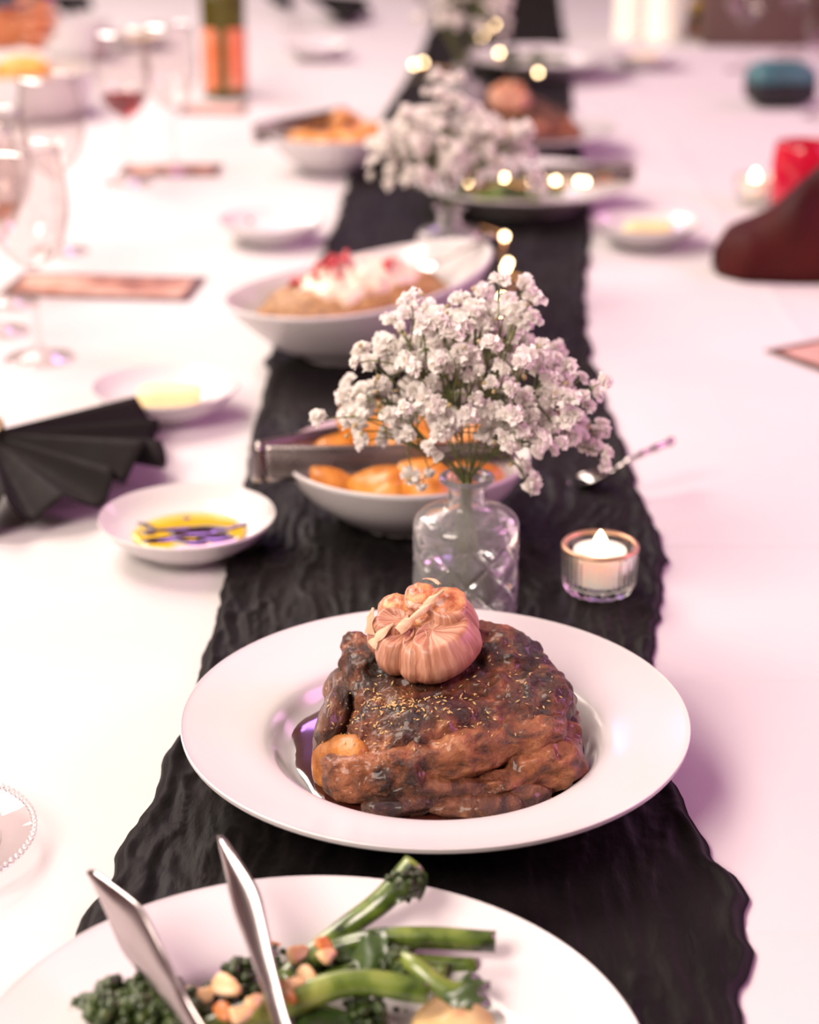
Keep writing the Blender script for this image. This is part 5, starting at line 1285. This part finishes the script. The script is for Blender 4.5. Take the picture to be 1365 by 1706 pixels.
# clear glass charger plate with beaded rim at the left edge
q = P(-136, 1392, 0.012)
gc = thing('glass_charger', 'clear glass charger plate with beaded rim cut off by the left edge', 'plate', (q.x, q.y, 0.0))
RC = P(56, 1392, 0.012).x - q.x
cp = spline([(0.0006, 0.004), (RC * 0.62, 0.004), (RC * 0.72, 0.007), (RC * 0.96, 0.012), (RC, 0.0125), (RC * 0.985, 0.0100), (RC * 0.72, 0.0035), (RC * 0.62, 0.0006), (0.0006, 0.0006)], 4)
obj('glass_plate', mesh_of(*lathe(cp[::-1], 96)), M['thin'], gc)
BEAD = mesh_of(*blob(0.0019, 0.0019, 0.0017, 10, 8)); BEAD.materials.append(M['pressed'])
nbd = 84
for k in range(nbd):
    a = 2 * math.pi * k / nbd
    obj('bead', BEAD, M['pressed'], gc, loc=(RC * 0.99 * math.cos(a), RC * 0.99 * math.sin(a), 0.0132))
# ------------------------------------------------------------------ hand with a phone at the top left
M['skin'] = noise_mat('skin', [(0.3, (0.52, 0.17, 0.07)), (0.7, (0.62, 0.23, 0.10))], scale=60, rough=(0.45, 0.55), sss=0.15, bump=0.15, bump_scale=400)
M['sleeve'] = noise_mat('dark_sleeve', flat2((0.02, 0.018, 0.025), 0.2), scale=60, rough=(0.7, 0.85))
M['nail'] = noise_mat('nail', flat2((0.66, 0.34, 0.24), 0.05), scale=60, rough=(0.25, 0.35))
YH = 3.46
def hp(px, py, dy=0.0): return PY(px, py, YH + dy)
def skin_body(name, verts, edges, radii, m, root=0, parent=None, sub=2):
    me = bpy.data.meshes.new(name); me.from_pydata([tuple(v) for v in verts], edges, [])
    o = bpy.data.objects.new(name, me); COL.objects.link(o); me.materials.append(m)
    md = o.modifiers.new('skin', 'SKIN'); md.use_smooth_shade = True
    for k, sv in enumerate(me.skin_vertices[0].data):
        r_ = radii[k]; sv.radius = r_ if hasattr(r_, '__len__') else (r_, r_); sv.use_root = (k == root)
    s_ = o.modifiers.new('sub', 'SUBSURF'); s_.levels = sub; s_.render_levels = sub
    if parent: o.parent = parent
    return o
vs_ = [hp(-420, 60, 0.10), hp(-230, 66, 0.05), hp(-90, 64, 0.02), hp(-50, 60, 0.01), hp(-10, 55), hp(30, 46), hp(52, 42)]
rd = [0.046, 0.042, 0.031, 0.028, (0.030, 0.036), (0.028, 0.040), (0.022, 0.036)]
ed_ = [(k, k + 1) for k in range(6)]
# four fingers leave the knuckles, bend at two joints and close towards the viewer round the phone's lower edge
for k, (a, b_, c, d, r_) in enumerate([((66, 12, 0.00), (88, 6, -0.022), (74, 10, -0.046), (52, 12, -0.050), 0.0098), ((70, 32, 0.00), (94, 30, -0.024), (78, 34, -0.050), (52, 36, -0.054), 0.0102), ((66, 52, 0.00), (88, 54, -0.022), (72, 56, -0.046), (48, 56, -0.050), 0.0096), ((56, 70, 0.00), (74, 76, -0.018), (60, 76, -0.038), (40, 74, -0.042), 0.0086)]):
    n0 = len(vs_); src = 6 if k < 3 else 5
    vs_ += [hp(*p) for p in (a, b_, c, d)]; rd += [r_ * 1.15, r_ * 1.05, r_ * 0.95, r_ * 0.8]
    ed_ += [(src, n0), (n0, n0 + 1), (n0 + 1, n0 + 2), (n0 + 2, n0 + 3)]
n0 = len(vs_)   # thumb leaves the side of the palm
vs_ += [hp(8, 22, -0.012), hp(26, 4, -0.030), hp(48, -6, -0.038)]; rd += [0.0135, 0.0115, 0.0092]
ed_ += [(4, n0), (n0, n0 + 1), (n0 + 1, n0 + 2)]
person = skin_body('person', vs_, ed_, rd, M['skin'], 5)
tag(person, 'bare forearm and hand gripping a phone above the deep white bowl', 'person')
sl = skin_body('sleeve', [hp(-560, 50, 0.14), hp(-420, 60, 0.10), hp(-320, 64, 0.075)], [(0, 1), (1, 2)], [0.062, 0.058, 0.054], M['sleeve'], 0, person)
for k, (a, d) in enumerate([((52, 9, -0.056), (-1, 0, 0)), ((52, 33, -0.061), (-1, 0, 0)), ((48, 53, -0.056), (-1, 0, 0)), ((40, 71, -0.048), (-1, 0, 0)), ((48, -9, -0.046), (1, 0, 0))]):
    V, Fs = blob(0.0065, 0.0022, 0.0050, 12, 8, 0.9, 0.9); obj('fingernail', mesh_of(xform(V, hp(*a)), Fs), M['nail'], person)
M['phone_blue'] = noise_mat('phone_blue_glow', flat2((0.02, 0.05, 0.30), 0.1), scale=20, rough=(0.25, 0.35))  # blue colour stands in for the glow of the screen
pc_ = hp(30, -22, -0.026)
ph = thing('phone', 'black phone with an edge coloured blue for screen glow held by the hand at top left', 'phone', pc_)
ph.rotation_euler = (math.radians(-20), 0, math.radians(4))
V, Fs = rbox(0.125, 0.009, 0.070, 0.004, 3); obj('case', mesh_of(V, Fs), M['phone_blue'], ph)
V, Fs = rbox(0.112, 0.0016, 0.064, 0.0007, 2); obj('screen', mesh_of(xform(V, (-0.006, -0.0052, 0)), Fs), M['black_shell'], ph)
